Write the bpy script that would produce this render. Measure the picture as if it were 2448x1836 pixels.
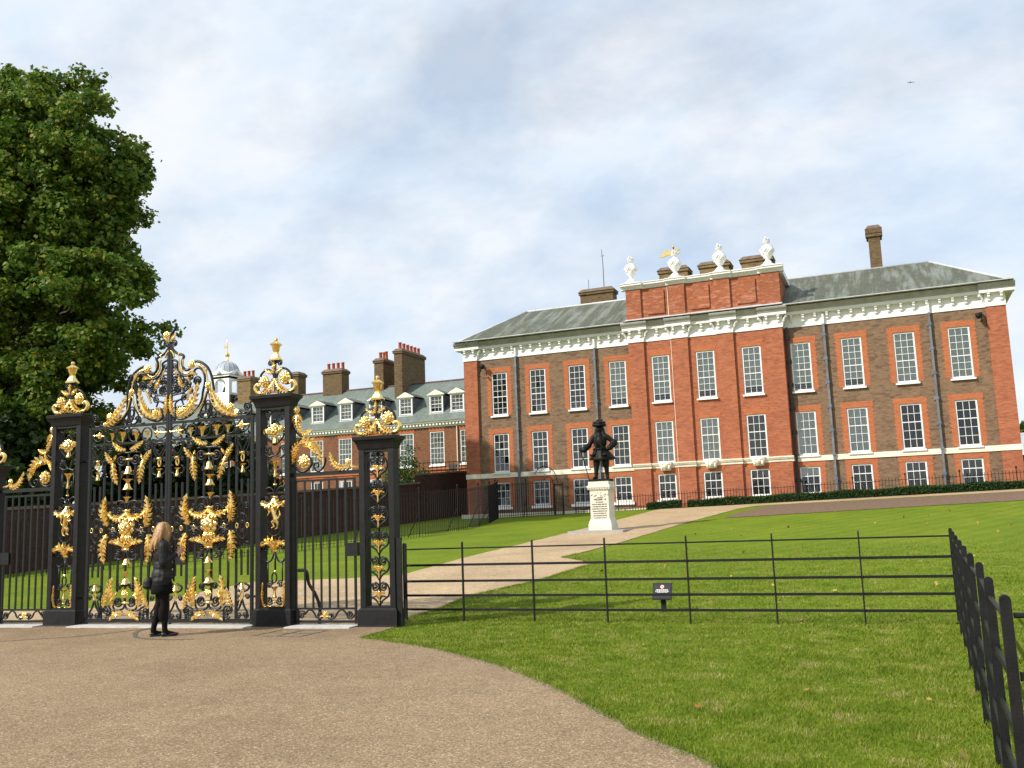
import bpy, bmesh, math, random, json
import numpy as np
from mathutils import Vector, Matrix, Quaternion
R = math.radians
SC = bpy.context.scene
for o in list(bpy.data.objects): bpy.data.objects.remove(o)
C = SC.collection
rng = np.random.default_rng(7)
random.seed(7)

# ------------------------------------------------------------------ camera
cam_d = bpy.data.cameras.new('camera'); cam = bpy.data.objects.new('camera', cam_d); C.objects.link(cam)
cam_d.sensor_fit = 'HORIZONTAL'; cam_d.sensor_width = 36.0; cam_d.lens = 36.0 * 2230 / 2448
cam_d.clip_start = 0.1; cam_d.clip_end = 6000
yaw, pitch, roll = R(-22.024), R(8.201), R(-2.081)
fw = Vector((math.sin(yaw) * math.cos(pitch), math.cos(yaw) * math.cos(pitch), math.sin(pitch)))
rt = Vector((math.cos(yaw), -math.sin(yaw), 0)); up = rt.cross(fw)
rt2 = math.cos(roll) * rt + math.sin(roll) * up; up2 = -math.sin(roll) * rt + math.cos(roll) * up
M = Matrix((rt2, up2, -fw)).transposed().to_4x4(); M.translation = (0, 0, 1.66)
cam.matrix_world = M
SC.camera = cam

# ------------------------------------------------------------------ light
SUN_AZ, SUN_EL = R(41), R(37)          # direction the light travels (from the +Y axis towards +X), height
sd = Vector((math.sin(SUN_AZ) * math.cos(SUN_EL), math.cos(SUN_AZ) * math.cos(SUN_EL), -math.sin(SUN_EL)))
sl = bpy.data.lights.new('sun', 'SUN'); sl.energy = 5.0; sl.angle = R(0.53); sl.color = (1.0, 0.94, 0.84)
sun = bpy.data.objects.new('sun', sl); C.objects.link(sun)
sun.rotation_euler = sd.to_track_quat('-Z', 'Y').to_euler(); sun.location = (-60, -70, 80)

world = bpy.data.worlds.new('World'); SC.world = world; world.use_nodes = True
nt = world.node_tree; nt.nodes.clear()
def wn(t, **k):
    n = nt.nodes.new(t)
    for a, b in k.items(): setattr(n, a, b)
    return n
def wmath(op, a, b=None, clamp=False):
    n = wn('ShaderNodeMath', operation=op); n.use_clamp = clamp
    for i, v in enumerate((a, b)):
        if v is None: continue
        if isinstance(v, (int, float)): n.inputs[i].default_value = v
        else: nt.links.new(v, n.inputs[i])
    return n.outputs[0]
sky = wn('ShaderNodeTexSky', sky_type='NISHITA'); sky.sun_disc = False
sky.sun_elevation = SUN_EL; sky.sun_rotation = R(180) + SUN_AZ; sky.air_density = 1.0; sky.dust_density = 0.4; sky.ozone_density = 2.0
bgs = wn('ShaderNodeBackground'); nt.links.new(sky.outputs[0], bgs.inputs[0]); bgs.inputs[1].default_value = 0.14
tc = wn('ShaderNodeTexCoord'); sep = wn('ShaderNodeSeparateXYZ'); nt.links.new(tc.outputs['Generated'], sep.inputs[0])
zc = wmath('ADD', wmath('MAXIMUM', sep.outputs[2], 0.0), 0.42)
cmb = wn('ShaderNodeCombineXYZ')
nt.links.new(wmath('DIVIDE', sep.outputs[0], zc), cmb.inputs[0]); nt.links.new(wmath('DIVIDE', sep.outputs[1], zc), cmb.inputs[1])
def wnoise(scale, detail, rough, off, dist=0.0):
    mp = wn('ShaderNodeMapping'); nt.links.new(cmb.outputs[0], mp.inputs[0]); mp.inputs['Location'].default_value = off
    mp.inputs['Rotation'].default_value = (0, 0, R(35)); mp.inputs['Scale'].default_value = (1.0, 1.25, 1)
    n = wn('ShaderNodeTexNoise'); nt.links.new(mp.outputs[0], n.inputs['Vector'])
    n.inputs['Scale'].default_value = scale; n.inputs['Detail'].default_value = detail; n.inputs['Roughness'].default_value = rough; n.inputs['Distortion'].default_value = dist
    return n.outputs[0]
n1 = wnoise(3.6, 11, 0.58, (3.1, 1.7, 0), 0.12)
n2 = wnoise(1.1, 4, 0.5, (7.3, 2.2, 0))
dens = wmath('ADD', wmath('MULTIPLY', n1, 0.75), wmath('MULTIPLY', n2, 0.45))
ramp = wn('ShaderNodeValToRGB'); nt.links.new(dens, ramp.inputs[0])
ramp.color_ramp.elements[0].position = 0.46; ramp.color_ramp.elements[0].color = (0.60, 0.60, 0.60, 1)
ramp.color_ramp.elements[1].position = 0.66; ramp.color_ramp.elements[1].color = (0.97, 0.97, 0.97, 1)
n3 = wnoise(3.8, 11, 0.58, (1.3, 9.7, 0), 0.1)
cr = wn('ShaderNodeValToRGB'); nt.links.new(n3, cr.inputs[0])
cr.color_ramp.elements[0].position = 0.33; cr.color_ramp.elements[0].color = (0.70, 0.825, 0.97, 1)
cr.color_ramp.elements[1].position = 0.66; cr.color_ramp.elements[1].color = (0.93, 0.955, 0.985, 1)
bgc = wn('ShaderNodeBackground'); nt.links.new(cr.outputs[0], bgc.inputs[0]); bgc.inputs[1].default_value = 1.0
mx = wn('ShaderNodeMixShader'); nt.links.new(ramp.outputs[0], mx.inputs[0]); nt.links.new(bgs.outputs[0], mx.inputs[1]); nt.links.new(bgc.outputs[0], mx.inputs[2])
wo = wn('ShaderNodeOutputWorld'); nt.links.new(mx.outputs[0], wo.inputs[0])
SC.view_settings.view_transform = 'Standard'; SC.view_settings.look = 'None'; SC.view_settings.gamma = 1.0
SC.view_settings.use_curve_mapping = False
SC.view_settings.exposure = 0.06
SC.render.engine = 'CYCLES'
SC.cycles.max_bounces = 7; SC.cycles.diffuse_bounces = 3; SC.cycles.transparent_max_bounces = 12; SC.cycles.sample_clamp_indirect = 6.0

# ------------------------------------------------------------------ terrain height
def T(x, y):
    t = np.clip((np.asarray(y, float) - 16) / 35.0, 0, 1.2)
    end = 1.98 + .018 * np.clip(np.asarray(x, float) + 8, -14, 16)
    return end * (0.8 * t + 0.2 * t * t)
def Tz(x, y): return float(T(x, y))

# ------------------------------------------------------------------ mesh helpers
ORG = {}
def lin(ob, parent):
    C.objects.link(ob)
    if parent is not None: ob.parent = parent
    return ob
def org(parent): return ORG.get(parent.name, Vector((0, 0, 0))) if parent is not None else Vector((0, 0, 0))
def thing(name, label, cat, loc=(0, 0, 0), rotz=0.0, group=None, local=False):
    e = bpy.data.objects.new(name, None); C.objects.link(e); e.location = loc; e.rotation_euler = (0, 0, rotz)
    e.empty_display_size = 0.2
    e['label'] = label; e['category'] = cat
    if group: e['group'] = group
    ORG[e.name] = Vector((0, 0, 0)) if local else Vector(loc)
    return e
def tag(o, label, cat, group=None):
    o['label'] = label; o['category'] = cat
    if group: o['group'] = group
    return o
class B:
    def __init__(s): s.v = []; s.f = []
    def add(s, vs, fs):
        o = len(s.v); s.v += [tuple(v) for v in vs]; s.f += [tuple(i + o for i in f) for f in fs]; return s
    def box(s, x0, x1, y0, y1, z0, z1):
        return s.add([(x0,y0,z0),(x1,y0,z0),(x1,y1,z0),(x0,y1,z0),(x0,y0,z1),(x1,y0,z1),(x1,y1,z1),(x0,y1,z1)],
                     [(0,3,2,1),(4,5,6,7),(0,1,5,4),(1,2,6,5),(2,3,7,6),(3,0,4,7)])
    def quad(s, a, b, c, d): return s.add([a, b, c, d], [(0, 1, 2, 3)])
    def prism_y(s, poly, y0, y1):      # polygon of (x,z), extruded along y
        n = len(poly)
        return s.add([(x, y0, z) for x, z in poly] + [(x, y1, z) for x, z in poly],
                     [tuple(range(n)), tuple(range(2*n-1, n-1, -1))] + [(i, i+n, (i+1) % n + n, (i+1) % n) for i in range(n)])
    def prism_x(s, poly, x0, x1):      # polygon of (y,z), extruded along x
        n = len(poly)
        return s.add([(x0, y, z) for y, z in poly] + [(x1, y, z) for y, z in poly],
                     [tuple(range(n-1, -1, -1)), tuple(range(n, 2*n))] + [(i, (i+1) % n, (i+1) % n + n, i+n) for i in range(n)])
    def prism_z(s, poly, z0, z1):
        n = len(poly)
        return s.add([(x, y, z0) for x, y in poly] + [(x, y, z1) for x, y in poly],
                     [tuple(range(n-1, -1, -1)), tuple(range(n, 2*n))] + [(i, (i+1) % n, (i+1) % n + n, i+n) for i in range(n)])
    def frustum(s, c, r0, r1, z0, z1):  # square section
        (x, y) = c
        return s.add([(x-r0,y-r0,z0),(x+r0,y-r0,z0),(x+r0,y+r0,z0),(x-r0,y+r0,z0),(x-r1,y-r1,z1),(x+r1,y-r1,z1),(x+r1,y+r1,z1),(x-r1,y+r1,z1)],
                     [(0,3,2,1),(4,5,6,7),(0,1,5,4),(1,2,6,5),(2,3,7,6),(3,0,4,7)])
    def tube(s, pts, r, n=6, closed=False):
        pts = [Vector(p) for p in pts]; m = len(pts)
        rs = r if isinstance(r, (list, tuple)) else [r] * m
        vs = []; ref = None
        for i, p in enumerate(pts):
            a = pts[(i-1) % m] if (closed or i > 0) else p; b = pts[(i+1) % m] if (closed or i < m-1) else p
            d = (b - a)
            d = d.normalized() if d.length > 1e-9 else Vector((0, 0, 1))
            if ref is None: ref = Vector((0, 1, 0)) if abs(d.y) < .9 else Vector((1, 0, 0))
            e1 = (ref - d * ref.dot(d)); e1 = e1.normalized() if e1.length > 1e-6 else d.orthogonal().normalized()
            ref = e1; e2 = d.cross(e1)
            for k in range(n):
                an = 2 * math.pi * (k + .5) / n
                vs.append(p + (e1 * math.cos(an) + e2 * math.sin(an)) * rs[i])
        fs = []
        for i in range(m if closed else m - 1):
            j = (i + 1) % m
            for k in range(n): fs.append((i*n+k, i*n+(k+1) % n, j*n+(k+1) % n, j*n+k))
        if not closed: fs += [tuple(range(n-1, -1, -1)), tuple(range((m-1)*n, m*n))]
        return s.add(vs, fs)
    def lathe(s, prof, c=(0, 0, 0), n=14, scallop=None):   # profile of (r,z)
        vs = []; fs = []
        for (r, z) in prof:
            for k in range(n):
                a = 2 * math.pi * k / n; rr = r
                if scallop: rr = r * (1 + scallop * math.cos(a * 5))
                vs.append((c[0] + rr * math.cos(a), c[1] + rr * math.sin(a), c[2] + z))
        for i in range(len(prof) - 1):
            for k in range(n): fs.append((i*n+k, i*n+(k+1) % n, (i+1)*n+(k+1) % n, (i+1)*n+k))
        fs += [tuple(range(n-1, -1, -1)), tuple(range((len(prof)-1)*n, len(prof)*n))]
        return s.add(vs, fs)
    def ell(s, c, r, n=10, m=7, q=None):
        vs = []; fs = []
        for i in range(1, m):
            t = math.pi * i / m
            for k in range(n):
                a = 2 * math.pi * k / n
                p = Vector((r[0]*math.sin(t)*math.cos(a), r[1]*math.sin(t)*math.sin(a), r[2]*math.cos(t)))
                if q is not None: p = q @ p
                vs.append(Vector(c) + p)
        pt = Vector((0, 0, r[2])); pb = Vector((0, 0, -r[2]))
        if q is not None: pt = q @ pt; pb = q @ pb
        vs += [Vector(c) + pt, Vector(c) + pb]; a0 = (m-1)*n
        for i in range(m - 2):
            for k in range(n): fs.append((i*n+k, (i+1)*n+k, (i+1)*n+(k+1) % n, i*n+(k+1) % n))
        for k in range(n): fs.append((a0, k, (k+1) % n)); fs.append((a0+1, (m-2)*n+(k+1) % n, (m-2)*n+k))
        return s.add(vs, fs)
    def cap(s, p0, p1, r0, r1, n=10):   # tapered capsule
        p0 = Vector(p0); p1 = Vector(p1); s.tube([p0, p1], [r0, r1], n)
        s.ell(p0, (r0,)*3, n, 6); s.ell(p1, (r1,)*3, n, 6); return s
    def mesh(s, name, mat=None, smooth=False, off=(0, 0, 0)):
        me = bpy.data.meshes.new(name)
        ox, oy, oz = off
        me.from_pydata([(x-ox, y-oy, z-oz) for x, y, z in s.v], [], s.f)
        if mat: me.materials.append(mat)
        if smooth: me.polygons.foreach_set('use_smooth', [True] * len(me.polygons))
        me.update(); return me
    def obj(s, name, mat, parent=None, smooth=False, off=None):
        o_ = org(parent) if off is None else off
        me = s.mesh(name, mat, smooth, o_)
        ob = bpy.data.objects.new(name, me); lin(ob, parent)
        if parent is not None: ORG[ob.name] = Vector(o_)
        return ob
def inst(me, name, parent, loc=(0, 0, 0), rot=(0, 0, 0), scale=(1, 1, 1), world_loc=False):
    ob = bpy.data.objects.new(name, me); lin(ob, parent)
    o_ = org(parent) if world_loc else Vector((0, 0, 0))
    ob.location = Vector(loc) - o_; ob.rotation_euler = rot; ob.scale = scale
    ORG[ob.name] = Vector(loc) if world_loc else Vector((0, 0, 0))
    return ob
def struct(o): o['kind'] = 'structure'; return o
def stuff(o): o['kind'] = 'stuff'; return o
def copy_tree(o, parent=None):
    c = o.copy(); C.objects.link(c); c.parent = parent
    for ch in list(o.children): copy_tree(ch, c)
    return c
def smooth_curve(pts, k=5):
    P = [Vector(p) for p in pts]
    if len(P) < 3: return P
    P = [P[0] * 2 - P[1]] + P + [P[-1] * 2 - P[-2]]; out = []
    for i in range(1, len(P) - 2):
        a, b, c, d = P[i-1], P[i], P[i+1], P[i+2]
        for j in range(k):
            t = j / k
            out.append(.5 * ((2*b) + (c-a)*t + (2*a-5*b+4*c-d)*t*t + (-a+3*b-3*c+d)*t**3))
    return out + [P[-2]]
def remesh(b, name, mat, parent, voxel, smooth_it=4, off=None):
    """closed pieces fused into one continuous skin"""
    o_ = org(parent) if off is None else Vector(off)
    me = b.mesh(name + '_raw', None, False, o_)
    t = bpy.data.objects.new('tmp', me); C.objects.link(t)
    m = t.modifiers.new('r', 'REMESH'); m.mode = 'VOXEL'; m.voxel_size = voxel; m.use_smooth_shade = True
    if smooth_it:
        m2 = t.modifiers.new('s', 'SMOOTH'); m2.iterations = smooth_it; m2.factor = .5
    dg = bpy.context.evaluated_depsgraph_get(); ev = t.evaluated_get(dg)
    out = bpy.data.meshes.new_from_object(ev); bpy.data.objects.remove(t); bpy.data.meshes.remove(me)
    out.name = name; out.materials.clear(); out.materials.append(mat)
    out.polygons.foreach_set('use_smooth', [True] * len(out.polygons))
    ob = bpy.data.objects.new(name, out); lin(ob, parent)
    if parent is not None: ORG[ob.name] = Vector(o_)
    return ob

# ------------------------------------------------------------------ materials
class N:
    def __init__(s, name):
        s.m = bpy.data.materials.new(name); s.m.use_nodes = True; s.t = s.m.node_tree
        s.p = s.t.nodes['Principled BSDF']; s.out = s.t.nodes['Material Output']
    def n(s, t, **k):
        x = s.t.nodes.new(t)
        for a, b in k.items(): setattr(x, a, b)
        return x
    def l(s, a, b): s.t.links.new(a, b)
    def set(s, sock, v):
        if hasattr(v, 'is_linked') or isinstance(v, bpy.types.NodeSocket): s.l(v, sock)
        else: sock.default_value = v
    def math(s, op, a, b=0.0, clamp=False):
        x = s.n('ShaderNodeMath', operation=op); x.use_clamp = clamp; s.set(x.inputs[0], a); s.set(x.inputs[1], b); return x.outputs[0]
    def coord(s, kind='Object'): return s.n('ShaderNodeTexCoord').outputs[kind]
    def mapping(s, vec, scale=(1,1,1), rot=(0,0,0), loc=(0,0,0)):
        x = s.n('ShaderNodeMapping'); s.l(vec, x.inputs[0]); x.inputs['Scale'].default_value = scale; x.inputs['Rotation'].default_value = rot; x.inputs['Location'].default_value = loc
        return x.outputs[0]
    def noise(s, vec, scale, detail=4, rough=.55, dist=0):
        x = s.n('ShaderNodeTexNoise'); s.l(vec, x.inputs['Vector']); x.inputs['Scale'].default_value = scale; x.inputs['Detail'].default_value = detail
        x.inputs['Roughness'].default_value = rough; x.inputs['Distortion'].default_value = dist; return x.outputs[0]
    def ramp(s, f, stops):
        x = s.n('ShaderNodeValToRGB'); s.l(f, x.inputs[0]); e = x.color_ramp.elements
        while len(e) < len(stops): e.new(.5)
        for i, (p, c) in enumerate(stops): e[i].position = p; e[i].color = (*c, 1) if len(c) == 3 else c
        return x.outputs[0]
    def mix(s, f, a, b, mode='MIX'):
        x = s.n('ShaderNodeMix', data_type='RGBA', blend_type=mode); s.set(x.inputs[0], f)
        s.set(x.inputs[6], a if not isinstance(a, tuple) else (*a, 1)); s.set(x.inputs[7], b if not isinstance(b, tuple) else (*b, 1)); return x.outputs[2]
    def bump(s, h, strength=.3, dist=.02):
        x = s.n('ShaderNodeBump'); s.l(h, x.inputs['Height']); x.inputs['Strength'].default_value = strength; x.inputs['Distance'].default_value = dist; s.l(x.outputs[0], s.p.inputs['Normal']); return x
    def base(s, v): s.set(s.p.inputs['Base Color'], v if not isinstance(v, tuple) else (*v, 1)); return s
    def rough(s, v): s.set(s.p.inputs['Roughness'], v); return s
    def spec(s, v): s.p.inputs['Specular IOR Level'].default_value = v; return s
def plain(name, col, rough=.6, var=.12, scale=3, metal=0, spec=.5, bump=0):
    k = N(name); v = k.coord()
    f = k.noise(v, scale, 5, .6)
    lo = tuple(c * (1 - var * 1.6) for c in col); hi = tuple(min(1, c * (1 + var * 1.6)) for c in col)
    k.base(k.ramp(f, [(.3, lo), (.7, hi)])).rough(rough).spec(spec); k.p.inputs['Metallic'].default_value = metal
    if bump: k.bump(k.noise(v, scale * 8, 3), bump, .01)
    return k.m
def brick_mat(name, c1, c2, dark, mortar, patch, patch_amt=.5, w=.225, h=.075, dark_amt=.5):
    k = N(name); v = k.coord()
    sp = k.n('ShaderNodeSeparateXYZ'); k.l(v, sp.inputs[0])
    cb = k.n('ShaderNodeCombineXYZ'); k.l(k.math('ADD', sp.outputs[0], sp.outputs[1]), cb.inputs[0]); k.l(sp.outputs[2], cb.inputs[1])
    br = k.n('ShaderNodeTexBrick'); k.l(cb.outputs[0], br.inputs['Vector'])
    br.inputs['Color1'].default_value = (*c1, 1); br.inputs['Color2'].default_value = (*c2, 1); br.inputs['Mortar'].default_value = (*mortar, 1)
    br.inputs['Scale'].default_value = 1; br.inputs['Brick Width'].default_value = w; br.inputs['Row Height'].default_value = h
    br.inputs['Mortar Size'].default_value = .006; br.inputs['Mortar Smooth'].default_value = .3; br.inputs['Bias'].default_value = 0
    # single odd bricks: cell-like noise stretched to the brick shape
    vo = k.n('ShaderNodeTexVoronoi'); k.l(k.mapping(cb.outputs[0], (1/(w*1.3), 1/(h*1.15), 1)), vo.inputs['Vector']); vo.inputs['Scale'].default_value = 1
    sp2 = k.n('ShaderNodeSeparateColor'); k.l(vo.outputs['Color'], sp2.inputs[0])
    odd = k.ramp(sp2.outputs[0], [(.0, (1, 1, 1)), (.13, (1, 1, 1)), (.2, (0, 0, 0))])
    col = k.mix(k.math('MULTIPLY', odd, dark_amt), br.outputs['Color'], dark)
    big = k.ramp(k.noise(v, .55, 6, .65), [(.42, (0, 0, 0)), (.68, (1, 1, 1))])
    col = k.mix(k.math('MULTIPLY', big, patch_amt), col, patch)
    spk = k.ramp(k.noise(k.mapping(v, (3.4, 3.4, 9.5)), 1.0, 3, .6), [(.58, (0,)*3), (.66, (1,)*3)])
    col = k.mix(k.math('MULTIPLY', spk, dark_amt*1.1), col, dark)
    fine = k.ramp(k.noise(k.mapping(v, (1.5, 1.5, 6.5)), 2.0, 6, .78), [(.30, (.66, .65, .64)), (.5, (1.0, 1.0, 1.0)), (.72, (1.30, 1.28, 1.26))])
    col = k.mix(1.0, col, fine, 'MULTIPLY')
    k.base(col).rough(.9).spec(.25)
    k.bump(br.outputs['Fac'], -.5, .01)
    return k.m
MT = {}
MT['brown'] = brick_mat('brown_brick', (.225, .138, .082), (.160, .098, .060), (.060, .040, .030), (.24, .18, .125), (.265, .165, .098), .5)
MT['red'] = brick_mat('red_brick', (.425, .142, .068), (.36, .115, .055), (.20, .07, .042), (.38, .18, .11), (.31, .102, .055), .55, dark_amt=.4)
MT['rubbed'] = brick_mat('rubbed_brick', (.46, .150, .062), (.41, .128, .052), (.30, .09, .045), (.44, .18, .095), (.36, .112, .052), .4, dark_amt=.2)
MT['attic'] = brick_mat('attic_brick', (.36, .105, .045), (.30, .086, .038), (.50, .25, .17), (.34, .16, .09), (.24, .09, .05), .6, dark_amt=.5)
MT['wingb'] = brick_mat('wing_brick', (.21, .085, .042), (.165, .068, .036), (.07, .04, .03), (.22, .13, .08), (.25, .115, .055), .5)
MT['chim'] = brick_mat('chimney_brick', (.165, .105, .055), (.115, .072, .040), (.045, .03, .022), (.17, .13, .085), (.15, .11, .04), .5)
MT['chimy'] = brick_mat('chimney_yellow_brick', (.25, .165, .075), (.19, .12, .055), (.06, .04, .03), (.23, .17, .10), (.20, .15, .06), .5)
MT['wallb'] = brick_mat('shade_dark_wall_brick', (.070, .031, .021), (.050, .023, .017), (.024, .016, .014), (.075, .050, .039), (.038, .026, .023), .55)  # brick colours darkened, so the wall's shade is put into the paint
MT['white'] = plain('white_paint', (.84, .835, .81), .5, .03, 1.2)
MT['stone'] = plain('portland_stone', (.78, .72, .58), .85, .09, 2.0, bump=.2)
MT['stone2'] = plain('pedestal_stone', (.68, .64, .53), .85, .08, 2.4, bump=.25)
MT['granite'] = plain('grey_granite', (.36, .34, .31), .8, .1, 6)
MT['lead'] = plain('lead_pipe', (.145, .155, .175), .6, .2, 3)
MT['leadblack'] = plain('black_pipe', (.035, .036, .04), .5, .15, 3)
MT['leadroof'] = plain('lead_flashing', (.50, .52, .52), .6, .12, 2)
MT['iron'] = plain('black_iron', (.009, .010, .0105), .36, .2, 14, spec=.4, bump=.12)
MT['ironm'] = plain('matt_black_iron', (.009, .0092, .0092), .5, .3, 10, spec=.28, bump=.2)
MT['rail'] = plain('railing_iron', (.010, .010, .011), .6, .2, 8, spec=.3)
MT['bronze'] = plain('dark_bronze', (.0065, .006, .0055), .55, .3, 9, metal=.0, spec=.22, bump=.3)
MT['terracotta'] = plain('terracotta', (.42, .10, .05), .85, .18, 6)
MT['dark'] = plain('dark_room', (.012, .012, .013), .9, .1, 2)  # near-black colour stands in for the darkness of unlit rooms
MT['dome'] = plain('lead_dome', (.36, .41, .46), .5, .1, 2)
MT['soil'] = plain('bare_soil', (.155, .098, .060), .95, .22, 7, bump=.8)
MT['bark'] = plain('bark', (.075, .062, .046), .95, .35, 4, bump=.8)
MT['concrete'] = plain('threshold_concrete', (.50, .49, .46), .85, .12, 5)
MT['steel'] = plain('ground_steel', (.10, .095, .08), .5, .2, 6)
MT['blindg'] = plain('grey_blind', (.70, .71, .69), .85, .06, 2)
MT['blindd'] = plain('dark_blind', (.125, .113, .105), .85, .06, 2)
MT['curtain'] = plain('cream_curtain', (.82, .80, .70), .85, .08, 5)
MT['red_item'] = plain('red_bag', (.45, .03, .03), .6, .1, 4)
def gold():
    k = N('gilding'); v = k.coord()
    f = k.noise(v, 22, 4, .6)
    k.base(k.ramp(f, [(.3, (.95, .60, .15)), (.7, (1.0, .78, .34))])); k.p.inputs['Metallic'].default_value = 1.0
    k.rough(k.ramp(k.noise(v, 9, 3), [(.3, (.13,)*3), (.7, (.30,)*3)])); k.bump(k.noise(v, 45, 3), .35, .006)
    return k.m
MT['gold'] = gold()
def glass():
    k = N('window_glass'); fr = k.n('ShaderNodeFresnel'); fr.inputs[0].default_value = 1.5
    tr = k.n('ShaderNodeBsdfTransparent'); tr.inputs[0].default_value = (.86, .89, .88, 1)
    gl = k.n('ShaderNodeBsdfGlossy'); gl.inputs['Roughness'].default_value = .02
    ms = k.n('ShaderNodeMixShader'); k.l(k.math('ADD', fr.outputs[0], .05), ms.inputs[0]); k.l(tr.outputs[0], ms.inputs[1]); k.l(gl.outputs[0], ms.inputs[2]); k.l(ms.outputs[0], k.out.inputs[0])
    return k.m
MT['glass'] = glass()
def slate(name, a, b, moss, streak, streak_amt, w=.34, h=.2):
    k = N(name); v = k.coord(); sp = k.n('ShaderNodeSeparateXYZ'); k.l(v, sp.inputs[0])
    cb = k.n('ShaderNodeCombineXYZ'); k.l(sp.outputs[0], cb.inputs[0]); k.l(k.math('ADD', k.math('MULTIPLY', sp.outputs[2], 1.2), k.math('MULTIPLY', sp.outputs[1], .25)), cb.inputs[1])
    br = k.n('ShaderNodeTexBrick'); k.l(cb.outputs[0], br.inputs['Vector']); br.inputs['Scale'].default_value = 1
    br.inputs['Color1'].default_value = (*a, 1); br.inputs['Color2'].default_value = (*b, 1); br.inputs['Mortar'].default_value = (*[c * .55 for c in b], 1)
    br.inputs['Brick Width'].default_value = w; br.inputs['Row Height'].default_value = h; br.inputs['Mortar Size'].default_value = .012
    col = k.mix(k.math('MULTIPLY', k.ramp(k.noise(v, .8, 6, .7), [(.4, (0,)*3), (.7, (1,)*3)]), .6), br.outputs['Color'], moss)
    st = k.ramp(k.noise(k.mapping(v, (1.9, .25, .22)), 1.0, 5, .65), [(.47, (0,)*3), (.62, (1,)*3)])
    col = k.mix(k.math('MULTIPLY', st, streak_amt), col, streak)
    vv = k.ramp(k.noise(v, 3.5, 5, .7), [(.25, (.78,)*3), (.75, (1.2,)*3)])
    k.base(k.mix(1.0, col, vv, 'MULTIPLY')).rough(.7).spec(.35); k.bump(br.outputs['Fac'], -.6, .02)
    return k.m
MT['slate'] = slate('grey_slate', (.108, .116, .090), (.082, .089, .070), (.095, .098, .045), (.24, .265, .235), .6)
MT['slateg'] = slate('green_slate', (.165, .200, .180), (.125, .155, .140), (.140, .165, .130), (.22, .25, .23), .3)
def grass_ground():
    k = N('lawn'); v = k.coord()
    c = k.ramp(k.noise(v, .55, 7, .62), [(.32, (.118, .185, .008)), (.52, (.150, .213, .009)), (.72, (.195, .240, .014))])
    f2 = k.ramp(k.noise(v, 14, 5, .7), [(.3, (.62,)*3), (.72, (1.28,)*3)])
    c = k.mix(1.0, c, f2, 'MULTIPLY')
    straw = k.ramp(k.noise(v, 2.2, 7, .72), [(.54, (0,)*3), (.72, (1,)*3)])
    c = k.mix(k.math('MULTIPLY', straw, .40), c, (.20, .17, .045))
    wv = k.n('ShaderNodeTexWave'); k.l(k.mapping(v, (1, 1, 1), (0, 0, R(28))), wv.inputs['Vector']); wv.inputs['Scale'].default_value = .42; wv.inputs['Distortion'].default_value = .6; wv.inputs['Detail'].default_value = 1
    st = k.ramp(wv.outputs['Fac'], [(.35, (.94, .955, .94)), (.65, (1.05, 1.045, 1.06))])
    c = k.mix(1.0, c, st, 'MULTIPLY')
    k.base(c).rough(.9).spec(.15); k.bump(k.noise(v, 60, 4, .7), .7, .03)
    return k.m
MT['lawn'] = grass_ground()
def blade_mat(name, stops, trans=.35, rnd_amt=.62, nscale=.9):
    k = N(name); g = k.n('ShaderNodeNewGeometry'); v = k.coord()
    f = k.math('ADD', k.math('MULTIPLY', g.outputs['Random Per Island'], rnd_amt), k.math('MULTIPLY', k.ramp(k.noise(v, nscale, 5, .65), [(.28, (0,)*3), (.72, (1,)*3)]), 1.0-rnd_amt))
    c = k.ramp(f, stops); k.base(c).rough(.55).spec(.25)
    tl = k.n('ShaderNodeBsdfTranslucent'); k.l(c, tl.inputs[0]); ms = k.n('ShaderNodeMixShader'); ms.inputs[0].default_value = trans
    k.l(k.p.outputs[0], ms.inputs[1]); k.l(tl.outputs[0], ms.inputs[2]); k.l(ms.outputs[0], k.out.inputs[0])
    return k.m
MT['blade'] = blade_mat('grass_blades', [(.15, (.100, .170, .011)), (.42, (.172, .240, .016)), (.66, (.25, .295, .035)), (.82, (.46, .38, .17))], .35, .30, 2.3)
MT['leaf'] = blade_mat('plane_leaves', [(.12, (.034, .085, .012)), (.45, (.090, .170, .020)), (.74, (.22, .28, .04)), (.97, (.46, .34, .06))], .42)
MT['leafd'] = blade_mat('dark_leaves', [(.15, (.014, .032, .007)), (.6, (.030, .058, .010)), (.95, (.055, .085, .014))], .25)
MT['leafb'] = blade_mat('bush_leaves', [(.15, (.025, .065, .012)), (.6, (.050, .105, .018)), (.95, (.10, .15, .025))], .3)
MT['hedge'] = blade_mat('hedge_leaves', [(.15, (.018, .045, .012)), (.6, (.034, .072, .018)), (.95, (.06, .10, .022))], .2)
def gravel(name, stops, scale):
    k = N(name); v = k.coord()
    vo = k.n('ShaderNodeTexVoronoi'); k.l(v, vo.inputs['Vector']); vo.inputs['Scale'].default_value = scale
    sp = k.n('ShaderNodeSeparateColor'); k.l(vo.outputs['Color'], sp.inputs[0])
    c = k.ramp(sp.outputs[0], stops)
    big = k.ramp(k.noise(v, .45, 7, .68), [(.28, (.76, .74, .72)), (.5, (1.0, 1.0, 1.0)), (.72, (1.16, 1.15, 1.13))])
    mid = k.ramp(k.noise(v, 5, 5, .7), [(.3, (.88,)*3), (.7, (1.1,)*3)])
    c = k.mix(1.0, k.mix(1.0, c, big, 'MULTIPLY'), mid, 'MULTIPLY')
    k.base(c).rough(.85).spec(.3)
    k.bump(vo.outputs['Distance'], -.7, .006)
    return k.m
MT['gravel'] = gravel('bound_gravel', [(.0, (.13, .090, .055)), (.25, (.215, .146, .082)), (.6, (.268, .184, .104)), (.88, (.32, .228, .135)), (.98, (.46, .38, .25))], 85)
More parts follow.
